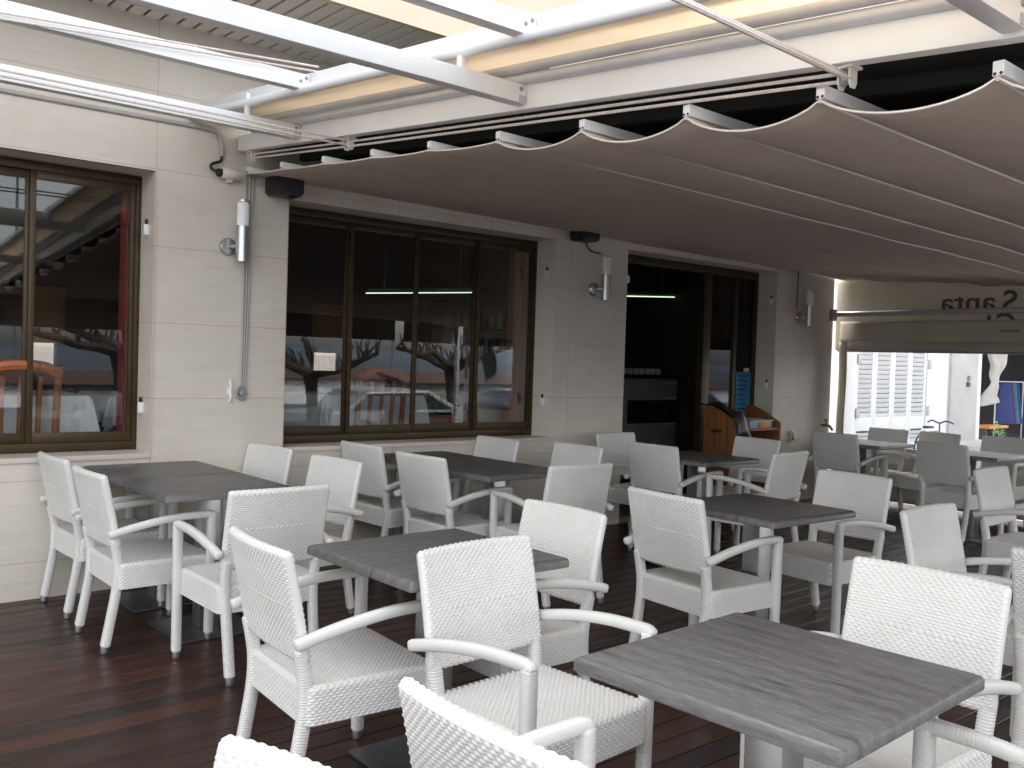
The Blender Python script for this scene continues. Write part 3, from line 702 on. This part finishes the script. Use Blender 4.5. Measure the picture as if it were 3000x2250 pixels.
CH = [
 (3.278, -.298, 2.2, 'white wicker armchair at far left against the wall, beside the joined tables'),
 (3.268, -1.0, .3, 'white wicker armchair second from far left, tucked under the near joined table'),
 (3.500, -1.655, 90.6, 'white wicker armchair seen from behind at the near end of the joined left tables'),
 (3.966, -.30, 188, 'white wicker armchair below the pale drop cables, right side of the joined left tables'),
 (3.999, -1.068, 185.9, 'white wicker armchair facing left, just behind the chair at the left tables\' near end'),
 (3.235, -2.967, -3.6, 'white wicker armchair left of the square table in the middle foreground'),
 (3.965, -2.957, 179.3, 'white wicker armchair right of the square table in the middle foreground'),
 (3.515, -3.659, -85.9, 'big white wicker armchair turned toward us between the two foreground tables'),
 (2.908, -4.513, 0, 'white wicker armchair cropped at the bottom, backrest left of the nearest table'),
 (1.996, -4.633, 191.8, 'white wicker armchair in the bottom left, only a backrest corner showing'),
 (4.115, -4.394, 179.4, 'white wicker armchair right of the nearest table, broad front of its back showing'),
 (3.505, -4.925, 91, 'white wicker armchair in the bottom right corner, only its arm and front leg showing'),
 (5.264, -2.915, -4.5, 'white wicker armchair left of the dark square table right of centre'),
 (6.331, -2.882, 175.9, 'white wicker armchair right of the dark square table right of centre'),
 (5.736, -4.064, -90.1, 'pale wicker armchair with a narrow slanted back behind the nearest table\'s right chair'),
 (7.858, -3.456, -89.3, 'grey wicker armchair at the right edge, slanted back turned toward us'),
 (9.985, -.966, .1, 'shaded wicker armchair left of the table beside the water tap'),
 (10.689, -.78, 169.7, 'shaded wicker armchair in front of the louvred shutters, wall side of the tap table'),
 (10.709, -1.296, 165.5, 'shaded wicker armchair right of the tap table, partly behind another chair'),
 (9.896, -2.075, -8.7, 'shaded wicker armchair with its back to us before the far right table'),
 (10.75, -2.0, 180, 'shaded wicker armchair right of the far right table, cut by the frame edge'),
 (7.421, -.56, -88.4, 'pale wicker armchair with its back to the pier left of the doorway'),
 (6.016, -.948, 181.7, 'pale wicker armchair right of the joined dark tables, nearer one of two'),
 (5.806, -.288, 181.4, 'pale wicker armchair under the window sill, right side of the joined dark tables'),
 (7.211, -1.103, 1.7, 'pale wicker armchair left of the table before the doorway'),
 (7.975, -1.064, 174.3, 'shaded wicker armchair in front of the wooden lectern'),
 (7.449, -1.641, 93.8, 'pale wicker armchair leaning right, near end of the table before the doorway'),
 (5.45, -1.577, 85.9, 'pale wicker armchair seen from behind at the near end of the joined dark tables'),
 (5.161, -1.032, 3.3, 'pale wicker armchair left of the joined dark tables, nearer one of two'),
 (5.193, -.288, 2.6, 'pale wicker armchair under the wide window, left side of the joined dark tables'),
 (5.36, -4.62, 0, 'white wicker armchair cropped by the right edge behind the nearest chair on the right'),
]
for i, (x, y, a, lab) in enumerate(CH):
    c = chair if i == 0 else dup(chair)
    c.location = (x, y, 0); c.rotation_euler = (0, 0, R(a)); c['label'] = lab

# ------------------------------------------------------------------ tables
tb = thing('square_table', 'x', 'table', (0, 0, 0), 0, 'grey wood topped square tables')
HWT = .336
def top_mesh():
    m = MB(); zs = [(.715, .010), (.7155, .004), (.718, 0), (.738, 0), (.7465, .005), (.750, .013)]
    loops = []
    for z, ins in zs:
        h = HWT-ins; c_ = .009; pts = []
        for (sx, sy, a0) in ((1, 1, 0), (-1, 1, 90), (-1, -1, 180), (1, -1, 270)):
            for a in (0, 30, 60, 90):
                t_ = R(a0+a); pts.append((sx*(h-c_)+c_*math.cos(t_), sy*(h-c_)+c_*math.sin(t_), z))
        loops.append(pts)
    m.grid(loops, False, True); n = len(loops[0])
    m.f.append(tuple(range(n-1, -1, -1))); m.f.append(tuple((len(zs)-1)*n+k for k in range(n))); return m
top_mesh().build('tabletop', M_['table'], tb, smooth=True)
MB().box(-.05, .05, -.05, .05, .012, .703).build('pedestal', M_['steel'], tb, bevel=.006)
MB().box(-.16, .16, -.16, .16, .703, .7145).build('top_plate', M_['base'], tb, bevel=.002)
MB().box(-.215, .215, -.215, .215, 0, .011).build('base_plate', M_['base'], tb, bevel=.003)
TB = [
 (3.54, -.375, 0, 'wall-side half of the pair of joined grey tables on the left'),
 (3.54, -1.05, 180, 'near half of the pair of joined grey tables on the left'),
 (3.574, -3.034, 0, 'square grey wood table in the middle foreground, between white chairs'),
 (5.577, -2.985, -2.1, 'dark square table right of centre, between two chairs'),
 (3.508, -4.482, 92.6, 'nearest grey wood table at bottom right, grain and knots showing'),
 (5.36, -.475, 180, 'wall-side half of the joined dark tables under the wide window'),
 (5.375, -1.145, 1.5, 'near half of the joined dark tables under the wide window'),
 (7.298, -1.232, 0, 'dark square table in front of the doorway'),
 (10.102, -1.05, 180, 'shaded square table at the far right, near the water tap'),
 (10.03, -2.116, 0, 'shaded square table at the right edge before the clear curtain'),
 (5.90, -4.62, 90, 'square table beyond the right edge, hidden behind the nearest right chairs'),
]
for i, (x, y, a, lab) in enumerate(TB[:10]):
    c = tb if i == 0 else dup(tb)
    c.location = (x, y, 0); c.rotation_euler = (0, 0, R(a)); c['label'] = lab

# ------------------------------------------------------------------ inside the restaurant
def cloth_table(cx, cy, hw, hd, z, drop, lt, lc):
    t = thing('dining_table', lt, 'table', (cx, cy, 0), 0, 'dining tables indoors')
    MB().box(-hw, hw, -hd, hd, z-.035, z-.004).build('tabletop', M_['redwood'], t)
    for sx in (-1, 1):
        for sy in (-1, 1): MB().box(sx*(hw-.06)-.03, sx*(hw-.06)+.03, sy*(hd-.06)-.03, sy*(hd-.06)+.03, 0, z-.035).build('leg', M_['redwood'], t)
    per = []
    n = 160
    for k in range(n):
        a = 2*math.pi*k/n; ca, sa = math.cos(a), math.sin(a); e = .05
        per.append((math.copysign(abs(ca)**e, ca), math.copysign(abs(sa)**e, sa), a))
    rows = []
    for s_ in (0, .5, 1): rows.append([(cx+p[0]*hw*s_, cy+p[1]*hd*s_, z) for p in per])
    for q in np.linspace(.05, 1, 12):
        rows.append([(cx+p[0]*(hw+.006+q*(.028+.030*math.sin(p[2]*11+1)+.018*math.sin(p[2]*19))), cy+p[1]*(hd+.006+q*(.028+.030*math.sin(p[2]*11+1)+.018*math.sin(p[2]*19))), z-q*drop*(1+.22*abs(math.sin(2*p[2]))**3)) for p in per])
    o = MB().grid(rows, False, True).build('tablecloth', M_['cloth'], smooth=True); tag(o, lc, 'tablecloth', 'white tablecloths indoors')
cloth_table(2.98, 1.00, .45, .38, 1.12, .31, 'dining table under a white cloth, behind the left window', 'white tablecloth hanging in folds behind the left window')
cloth_table(4.05, 1.40, .38, .40, 1.10, .20, 'dining table under a white cloth, by the red curtain', 'white tablecloth corner beside the red curtain')
cloth_table(5.55, .93, .46, .36, 1.125, .31, 'dining table under a white cloth, left part of the wide window', 'white tablecloth behind the wide window, left of the plant pot')
cloth_table(7.02, 1.10, .40, .36, 1.11, .28, 'dining table under a white cloth, right part of the wide window', 'white tablecloth behind the wide window, right of the plant pot')
def dining_chair(x, y, a, top, lab, first=[None]):
    if first[0] is None:
        t = thing('dining_chair', lab, 'chair', (x, y, top-1.30), R(a), 'wooden dining chairs indoors')
        MB().box(-.22, .22, -.21, .21, .44, .48).build('seat', M_['redwood'], t, bevel=.01)
        b = MB()
        for sx in (-.2, .2): b.tube(spline([(sx, -.2, .02), (sx, -.2, .5), (sx, -.23, 1.0), (sx, -.27, 1.28)], 5), .022, 8)
        for sx in (-.1, 0, .1): b.tube([(sx, -.205, .60), (sx, -.24, 1.03), (sx, -.265, 1.22)], .016, 8)
        b.tube(spline([(-.21, -.268, 1.23), (-.1, -.275, 1.28), (.1, -.275, 1.28), (.21, -.268, 1.23)], 5), .034, 8)
        b.tube([(-.2, -.21, .62), (.2, -.21, .62)], .02, 8)
        b.build('backrest', M_['redwood'], t, smooth=True)
        for sx in (-.19, .19):
            for sy in (-.18, .18): MB().box(sx-.02, sx+.02, sy-.02, sy+.02, 0, .44).build('leg', M_['redwood'], t)
        first[0] = t; return t
    c = dup(first[0]); c.location = (x, y, top-1.30); c.rotation_euler = (0, 0, R(a)); c['label'] = lab; return c
dining_chair(2.95, .56, 0, 1.33, 'orange wood chair with slatted back behind the left window')
dining_chair(5.46, .60, 0, 1.33, 'red wood chair with slatted back behind the wide window')
def curtain(x0, x1, y, z0, z1, mat, name, label):
    P = []
    n = 60
    for k in range(n+1):
        s_ = k/n; P.append([(x0+(x1-x0)*s_, y+.025*math.sin(s_*math.pi*2*4.5)+.008*math.sin(s_*31+z), z) for z in np.linspace(z0, z1, 8)])
    o = MB().grid(P).build(name, mat, smooth=True); q = o.modifiers.new('thickness', 'SOLIDIFY'); q.thickness = .003
    return tag(o, label, 'curtain')
curtain(3.508, 3.62, .345, .3, 2.45, M_['redcurtain'], 'red_curtain', 'narrow red curtain at the right edge of the left window')
curtain(6.69, 6.98, .345, .3, 2.42, M_['orangecurtain'], 'orange_curtain', 'orange brown curtain at the right edge of the wide window')
for (a, b, z0, z1), zc, lab in zip(holes, (1.47, 1.46), ('wooden slat blind in the small back window seen through the left window', 'wooden slat blind in the small back window seen through the wide window')):
    bl = MB()
    MB().box(a, b, 5.25, 5.256, z0, z1).build('back_pane', M_['dimglass'], bld)  # tinted pane added to dim the glaring opening
    z = z1
    while z > zc: bl.obox(((a+b)/2, 5.17, z-.012), ((b-a)/2+.06, 0, 0), (0, .010, .006), (0, -.001, .0125)); z -= .027
    tag(bl.build('wooden_blind', M_['blind']), lab, 'blind')
# plant on the inner sill
t = thing('potted_plant', 'round dark green bush in a terracotta pot behind the wide window', 'plant', (6.17, .55, .80))
MB().box(-.16, .16, -.12, .12, -.8, 0).build('stand', M_['barwood'], t)
MB().lathe((0, 0, 0), [(.07, .001), (.10, .03), (.125, .10), (.13, .15), (.135, .17), (.118, .172), (.11, .15)], 20).build('pot', M_['terracotta'], t, smooth=True)
lf = MB(); rg = random.Random(5)
for k in range(900):
    d = Vector((rg.gauss(0, 1), rg.gauss(0, 1), rg.gauss(0, 1))).normalized()*(.15*(rg.random()**.3)); d.z = d.z*.75
    c = Vector((0, 0, .26))+d; u = Vector((rg.gauss(0, 1), rg.gauss(0, 1), rg.gauss(0, 1))).normalized(); w = u.orthogonal()
    lf.add([c-u*.018, c+w*.007, c+u*.018, c-w*.007], [(0, 1, 2, 3)])
lf.build('foliage', M_['leafdark'], t)
t = thing('plant_stand', 'curly black iron stand on the sill inside the wide window', 'stand', (6.43, .52, .80))
MB().tube(spline([(-.04, 0, 0), (-.05, 0, .12), (.02, 0, .2), (.09, 0, .14), (.06, 0, .03), (.12, 0, 0)], 6), .006, 6).build('curl', M_['black'], t, smooth=True)
MB().tube(spline([(-.04, 0, .20), (.02, 0, .27), (.08, 0, .23), (.10, 0, .1), (.10, 0, 0)], 6), .006, 6).build('curl', M_['black'], t, smooth=True)
MB().box(-.08, .16, -.08, .08, -.8, -.006).build('foot', M_['barwood'], t)
# strip lights
for (a, b, lab) in (((6.95, 3.1, 2.12), (8.75, 3.5, 2.27), 'greenish strip light seen through the wide window'), ((9.4, 2.2, 2.24), (11.05, 2.2, 2.33), 'greenish strip light over the bar seen through the doorway')):
    a, b = Vector(a), Vector(b); t = thing('strip_light', lab, 'light', (a+b)/2, 0, 'strip lights indoors'); h = (b-a)/2
    MB().tube([-h, h], .006, 8).build('tube', M_['tube'], t, smooth=True)
    MB().beam(-h+Vector((0, 0, .035)), h+Vector((0, 0, .035)), .06, .03).build('housing', M_['greymetal'], t)
    for s_ in (-.7, .7): MB().tube([h*s_+Vector((0, 0, .05)), Vector((h.x*s_, h.y*s_, 2.9-(a.z+b.z)/2))], .006, 6).build('rod', M_['greymetal'], t)
# bar
t = thing('bar_counter', 'grey bar counter with three dark square panels inside the doorway', 'bar', (10.45, 2.1, 0))
MB().box(-.62, .60, 0, .5, 0, 1.26).build('body', M_['stainless'], t, bevel=.004)
MB().box(-.66, .62, -.06, .55, 1.262, 1.31).build('top', M_['barwood'], t, bevel=.004)
for k in range(3):
    x = -.17+.36*k; p = MB().box(x-.17, x+.17, -.025, -.001, .70, .99).build('panel', M_['barwood'], t, bevel=.004)
    MB().lathe((x, -.026, .845), [(.10, 0), (.10, -.006), (.085, -.008), (.085, -.002), (.0, -.002)], 24, 'y').build('roundel', M_['black'], p, smooth=True)
for zz in (1.20, 1.005, .675): MB().box(.33, .585, -.012, -.001, zz, zz+.022).build('reflection_strip', M_['white'], t, bevel=.002)  # white strips stand in for bright reflections on the bar front
MB().box(-.60, -.585, -.012, -.001, .4, 1.24).build('corner_strip', M_['steel'], t)
for k in range(8):
    tag(MB().lathe((10.0+.105*k, 2.16, 1.312), [(.026, 0), (.034, .015), (.036, .075), (.033, .075), (.03, .02)], 14).build('coffee_cup', M_['paper'], smooth=True), 'one of the pale cups lined up on the bar top', 'cup', 'cups on the bar top')
t = thing('back_shelf', 'dark shelf unit with bottles behind the bar', 'shelf', (10.3, 4.9, 0))
MB().box(-1.2, .7, -.02, .28, 0, 2.4).build('back', M_['barwood'], t)
for z in (1.5, 1.85, 2.2): MB().box(-1.2, .7, -.30, -.02, z, z+.03).build('board', M_['barwood'], t)
rg = random.Random(2)
for k in range(22):
    z = (1.53, 1.88)[k % 2]; x = 9.2+.075*k
    tag(MB().lathe((x, 4.74, z), [(.032, 0), (.034, .01), (.034, .17), (.012, .21), (.012, .27)], 10).build('bottle', M_[rg.choice(['leafdark', 'barwood', 'brass', 'paper'])], smooth=True), 'bottle on the dark shelf behind the bar', 'bottle', 'bottles behind the bar')
# poster on the door glass
t = thing('poster', 'bright blue notice with dark lines on the door glass', 'poster', (9.90, .247, 1.15))
MB().box(-.125, .13, 0, .004, -.33, .24).build('sheet', M_['poster'], t)
for k in range(9):
    z = .20-.05*k; MB().box(-.10, -.10+.2*(.6+.4*rg.random()), -.002, -.0005, z-.008, z+(.008 if k != 3 else .02)).build('text_line', M_['ink'], t)
MB().box(0, .09, -.004, .003, .245, .285).build('tape', M_['paper'], t)

# ------------------------------------------------------------------ lectern with tray and dark cloth
t = thing('lectern', 'orange wood lectern with open shelves beside the door', 'lectern', (0, 0, 0))
side = [(-.05, 0), (-.05, 1.05), (-.14, 1.06), (-.25, 1.02), (-.44, .92), (-.46, .90), (-.46, 0)]
for x in (8.88, 9.545): MB().prism(side, .022, lambda a, b, h, x=x: (x+h, a, b)).build('side_panel', M_['ply'], t, bevel=.002)
MB().box(8.903, 9.544, -.07, -.05, .02, 1.0).build('back_panel', M_['ply'], t)
for z in (.08, .48, .835): MB().box(8.903, 9.544, -.45, -.072, z, z+.02).build('shelf', M_['ply'], t, bevel=.002)
MB().box(8.874, 8.879, -.26, -.14, .81, .835).build('handle_slot', M_['black'], t)
P = []
for i in range(25):
    s_ = i/24; P.append([])
    for j in range(15):
        q = j/14; yy = -.02-.46*s_; zz = 1.075-.0*s_ - (.16*max(0, s_-.35))*1.1
        xx = 8.85+.30*q; zz2 = zz - (.20*max(0, q-.55)*2) - (.03*math.sin(s_*9+q*6))*.4
        if s_ > .85: zz2 -= (s_-.85)*1.2
        P[-1].append((xx, yy, zz2+.01))
o = MB().grid(P).build('black_cloth', M_['black'], smooth=True); q = o.modifiers.new('thickness', 'SOLIDIFY'); q.thickness = .012
tag(o, 'black cloth draped over the top left of the lectern', 'cloth')
t = thing('tray', 'pale blue plastic tray of papers on the lectern shelf', 'tray', (9.30, -.27, .856))
tr = MB(); tr.box(-.17, .19, -.13, .13, 0, .006); 
for (a, b, c_, d) in ((-.175, -.169, -.13, .13), (.189, .195, -.13, .13), (-.169, .189, -.136, -.13), (-.169, .189, .13, .136)): tr.box(a, b, c_, d, .0, .075)
tr.box(-.19, .21, -.15, -.136, .070, .078)
tr.build('tub', M_['bluebox'], t, bevel=.002)
tag(MB().box(9.27, 9.41, -.43, -.412, .857, .91).build('orange_box', M_['orange'], bevel=.003), 'small orange box in front of the tray on the lectern', 'box')
for k in range(4):
    MB().obox((9.22+.06*k, -.26, .905+.008*(k % 2)), (.03, .01, .004*k), (-.02, .08, .0), (0, 0, .015)).build('papers', M_['paper' if k != 1 else 'orange']).location = (0, 0, 0)
for o in [o for o in C.objects if o.name.startswith('papers')]:
    tag(o, 'small packet lying in the pale blue tray', 'packet', 'packets in the tray')

# ------------------------------------------------------------------ neighbour building and street at the far right
nb = thing('neighbour_building', 'white house with louvred shutters beyond the clear curtain', 'building')
YN = 2.8
mb = MB(); mb.box(11.25, 16.72, YN, YN+.3, -.74, 5); mb.box(16.72, 19.36, YN, YN+.3, 2.45, 5); mb.box(19.36, 21.75, YN, YN+.3, -.74, 5); mb.box(21.75, 26, YN, YN+.3, 2.6, 5); mb.box(26, 30, YN, YN+.3, -.74, 5)
mb.box(16.72, 19.36, YN, YN+.3, -.74, -.02)
mb.build('wall', M_['whitewall'], nb)
MB().box(16.72, 19.36, YN+.2, YN+.29, -.02, 2.45).build('door_recess', M_['greystone'], nb)
for k in range(4):
    x0 = 16.75+.652*k; x1 = x0+.645; s_ = MB()
    s_.box(x0, x0+.085, YN+.02, YN+.06, .0, 2.44); s_.box(x1-.085, x1, YN+.02, YN+.06, .0, 2.44)
    s_.box(x0+.085, x1-.085, YN+.02, YN+.06, 2.34, 2.44); s_.box(x0+.085, x1-.085, YN+.02, YN+.06, .38, .62); s_.box(x0+.085, x1-.085, YN+.02, YN+.06, .0, .12)
    sh = s_.build('shutter', M_['shutter'], nb, bevel=.004)
    sl_ = MB()
    z = .66
    while z < 2.32: sl_.obox(((x0+x1)/2, YN+.04, z), ((x1-x0)/2-.085, 0, 0), (0, .020, -.034), (0, .004, .002)); z += .086
    z = .16
    while z < .37: sl_.obox(((x0+x1)/2, YN+.04, z), ((x1-x0)/2-.085, 0, 0), (0, .020, -.030), (0, .004, .002)); z += .075
    sl_.build('louvres', M_['shutter'], sh)
for (x, z) in ((16.80, 1.66), (19.42, 1.62), (16.80, .70), (19.42, .72)): MB().box(x-.05, x+.05, YN-.02, YN-.001, z-.09, z+.09).build('hinge', M_['greyalu'], nb, bevel=.004)
MB().box(20.26, 21.45, YN-.06, YN-.001, -.05, 3.4).build('stone_panel', M_['greystone'], nb, bevel=.006)
MB().box(20.2, 21.6, YN-.16, YN-.062, -.05, .10).build('step', M_['greystone'], nb, bevel=.01)
MB().box(21.75, 22.25, YN+.31, YN+.36, -.74, 2.6).build('door_jamb', M_['brownpaint'], nb)
MB().box(22.25, 27, YN+3.2, YN+3.3, -.74, 3).build('shop_back_wall', M_['shopdark'], nb)
MB().box(21.7, 27, YN+.3, YN+3.3, 2.62, 2.7).build('shop_ceiling', M_['shopdark'], nb)
MB().box(21.7, 27, YN+.3, YN+3.3, -.70, -.02).build('shop_floor', M_['shopdark'], nb)
MB().box(27, 27.1, YN+.3, YN+3.3, -.74, 3).build('shop_side_wall', M_['shopdark'], nb)
for (x, z, lab) in ((21.02, 1.375, 'upper small grey meter box on the pale stone panel'), (20.98, 1.245, 'lower small dark meter box on the pale stone panel')):
    tag(MB().box(x-.05, x+.05, YN-.10, YN-.062, z-.05, z+.05).build('meter_box', M_['greymetal' if z > 1.3 else 'print'], bevel=.004), lab, 'meter box', 'meter boxes by the shop')
# tied white curtain in the shop doorway
P = []
for i in range(41):
    s_ = i/40; z = 2.5-1.72*s_
    if z > 1.28: w = 1.15-.85*((2.5-z)/1.22)**1.3; cx = 22.95-.22*(2.5-z)
    else: w = .30+.60*((1.28-z)/.5)**.8; cx = 22.68-.22*((1.28-z)/.5)
    P.append([(cx+w*(j/30-.5), YN+.12+.04*math.sin(j*1.3+z*2)*(w/.5)+.02*math.sin(z*14), z+(.08*(j/30) if i > 36 else 0)) for j in range(31)])
o = MB().grid(P).build('tied_curtain', M_['whitecloth'], smooth=True); q = o.modifiers.new('thickness', 'SOLIDIFY'); q.thickness = .004
tag(o, 'white tied back curtain in the shop doorway', 'curtain')
t = thing('clothes_rack', 'chrome clothes rack in the shop doorway', 'rack', (23.65, YN+.35, -.02))
MB().tube([(-.5, 0, 1.33), (1.3, 0, 1.33)], .016, 8).build('rail', M_['steel'], t, smooth=True)
for x in (-.3, 1.2): MB().tube([(x, 0, 0), (x, 0, 1.33)], .016, 8).build('post', M_['steel'], t, smooth=True)
for k, (m, nm) in enumerate((('denim', 'dark blue garment hanging nearest the rack post'), ('violet', 'violet garment hanging second on the rack'), ('teal', 'teal garment hanging third on the rack'), ('denim', 'dark blue garment hanging last on the rack'))):
    x = 23.86+.16*k; P = []
    for i in range(13):
        s_ = i/12; P.append([(x+.055*math.cos(a)*(.55+.6*s_), YN+.35+.2*math.sin(a)*(.5+.6*s_), 1.28-.92*s_) for a in np.linspace(0, 2*math.pi, 18, endpoint=False)])
    tag(MB().grid(P, False, True).build('garment', M_[m], smooth=True), nm, 'garment', 'garments on the rack')
tag(MB().box(22.5, 23.5, YN+.1, YN+.5, .28, .34).build('orange_bench', M_['orange'], bevel=.008), 'low orange plank bench in the shop doorway', 'bench')
for x in (22.6, 23.4): MB().box(x-.03, x+.03, YN+.2, YN+.4, -.02, .28).build('leg', M_['barwood'], C.objects['orange_bench'])
t = thing('street_plant', 'leggy bright green plant in a pot outside the curtain', 'plant', (16.9, .45, -.05))
MB().lathe((0, 0, 0), [(.09, 0), (.13, .2), (.14, .22), (.12, .22)], 16).build('pot', M_['terracotta'], t, smooth=True)
MB().tube(spline([(0, 0, .2), (.03, 0, .45), (-.02, 0, .7)], 5), .008, 6).build('stem', M_['leaf'], t, smooth=True)
lf = MB(); rg = random.Random(9)
for k in range(46):
    h = .3+.42*rg.random(); a = rg.random()*6.28; d = Vector((math.cos(a), math.sin(a), .4)).normalized(); c = Vector((0, 0, h))+d*.05; w = d.cross(Vector((0, 0, 1))).normalized()
    lf.add([c, c+d*.05+w*.022, c+d*.11-Vector((0, 0, .01)), c+d*.05-w*.022], [(0, 1, 2, 3)])
lf.build('foliage', M_['leaf'], t)
t = thing('bicycle', 'small dark bicycle parked by the stone panel', 'bicycle', (17.0, 1.55, -.05))
for x in (-.35, .35):
    w_ = MB().tube([(x+.24*math.cos(a), 0, .25+.24*math.sin(a)) for a in np.linspace(0, 6.2832, 30)], .014, 8, False).build('wheel', M_['rubber'], t, smooth=True)
    sp_ = MB()
    for k in range(10): sp_.tube([(x, 0, .25), (x+.23*math.cos(k*.628), 0, .25+.23*math.sin(k*.628))], .002, 4)
    sp_.build('spokes', M_['steel'], w_)
MB().tube([(-.35, 0, .25), (-.12, 0, .52), (.27, 0, .52), (.35, 0, .25)], .014, 8).tube([(-.12, 0, .52), (0, 0, .25), (.27, 0, .52)], .014, 8).tube([(0, 0, .25), (-.35, 0, .25)], .01, 8).build('frame', M_['cardark'], t, smooth=True)
MB().tube(spline([(.30, -.22, .66), (.24, -.12, .70), (.26, 0, .66), (.24, .12, .70), (.30, .22, .66)], 5), .013, 8).tube([(.27, 0, .5), (.26, 0, .67)], .012, 8).build('handlebar', M_['black'], t, smooth=True)
MB().obox((-.14, 0, .60), (.11, 0, 0), (0, .05, 0), (0, 0, .02)).build('saddle', M_['black'], t, bevel=.015)

# ------------------------------------------------------------------ the quay behind the camera, mirrored in the glass
def pollard(x, y, h, seed, label):
    rg = random.Random(seed); t = thing('pollard_tree', label, 'tree', (x, y, -.75), 0, 'bare pollard trees on the quay')
    MB().tube(spline([(0, 0, 0), (.03, .02, h*.5), (-.02, 0, h)], 5), [.17, .16, .15, .14, .135, .13, .13, .13, .14, .16, .2][:11], 10).build('trunk', M_['bark'], t, smooth=True)
    br = MB()
    for k in range(5):
        a = k*1.257+rg.random()*.6; d = Vector((math.cos(a), math.sin(a), .18)); p = Vector((0, 0, h-.05)); pts = [p.copy()]
        for q in range(5):
            p = p+d*(.28+.1*rg.random())+Vector((rg.gauss(0, .06), rg.gauss(0, .06), rg.gauss(.04, .06))); pts.append(p.copy())
        br.tube(spline(pts, 3), list(np.linspace(.11, .05, 16)), 7)
        for q in pts[1:]:
            for w in range(2):
                e = q+Vector((rg.gauss(0, .12), rg.gauss(0, .12), .28+.2*rg.random())); br.tube(spline([q, (q+e)/2+Vector((rg.gauss(0, .06), rg.gauss(0, .06), 0)), e], 3), list(np.linspace(.045, .014, 7)), 5)
    br.build('branches', M_['bark'], t, smooth=True)
pollard(11.6, -12.5, 1.75, 3, 'bare pollard tree mirrored at the left of the wide window')
pollard(16.2, -13.5, 1.95, 8, 'bare pollard tree mirrored at the right of the wide window')
pollard(7.6, -13.0, 2.1, 5, 'bare pollard tree mirrored in the left window')
def car(x, y, rz, mat, label):
    t = thing('parked_car', label, 'car', (x, y, -.75), R(rz), 'cars parked on the quay')
    pr = [(-2.1, .35), (-2.1, .75), (-1.95, .92), (-1.2, .98), (-.7, 1.42), (.9, 1.45), (1.75, 1.0), (2.05, .9), (2.1, .35)]
    MB().prism(pr, 1.7, lambda a, b, h: (a, h-.85, b)).build('body', M_[mat], t, bevel=.06, seg=3)
    for sy in (-.856, .851): MB().prism([(-1.05, 1.0), (-.66, 1.36), (.82, 1.38), (1.5, 1.02)], .005, lambda a, b, h, sy=sy: (a, sy+h, b)).build('side_window', M_['carglass'], t)
    for wx in (-1.3, 1.3):
        for sy in (-.8, .8): MB().lathe((wx, sy, .33), [(.2, -.09), (.32, -.08), (.33, 0), (.32, .08), (.2, .09)], 20, 'y').build('wheel', M_['rubber'], t, smooth=True)
car(12.9, -11.8, 5, 'carwhite', 'silver parked car mirrored in the wide window'); car(8.3, -12.2, 0, 'cardark', 'dark parked car mirrored in the left window')
car(17.6, -12.0, 4, 'cardark', 'dark parked car mirrored at the right of the wide window')
car(23.5, -12.2, -3, 'carblue', 'blue parked car mirrored at the far right of the wide window')
car(3.2, -12.0, 2, 'carblue', 'blue parked car along the quay to the left')
rg = random.Random(4)
for k in range(7):
    x = 6+k*7.5; w = 3+rg.random()*2; h = .8+rg.random()*.4; t = thing('quay_house', 'low house with red roof across the quay', 'house', (x, -30-rg.random()*3, -.75), 0, 'low houses across the quay')
    MB().box(-w, w, -2, 2, 0, h).build('wall', M_['house' if k % 2 else 'whitewall'], t); MB().prism([(-2.3, h), (0, h+.45), (2.3, h)], 2*w+.4, lambda a, b, q, w=w: (q-w-.2, a, b)).build('roof', M_['housered'], t)
for k in range(9):
    x = 4+k*5.3+rg.random()*2; t = thing('sail_boat', 'moored sail boat with bare mast across the quay', 'boat', (x, -38-rg.random()*6, -.742), 0, 'moored sail boats')
    MB().prism([(-3, .5), (-2.6, 0), (2.4, 0), (3.4, .7), (-3, .7)], 1.8, lambda a, b, q: (a, q-.9, b)).build('hull', M_['carwhite'], t, bevel=.08)
    MB().tube([(0, 0, .6), (0, 0, 8+rg.random()*3)], .06, 6).build('mast', M_['mast'], t)
P = []
for i in range(60):
    x = -400+i*20; h = 14+10*math.sin(i*.21)+6*math.sin(i*.63+1)
    P.append([(x, -420, -1), (x, -440, h*.2), (x, -480, h*.3), (x, -600, -1)])
struct(MB().grid(P).build('hills', M_['hill'], smooth=True))
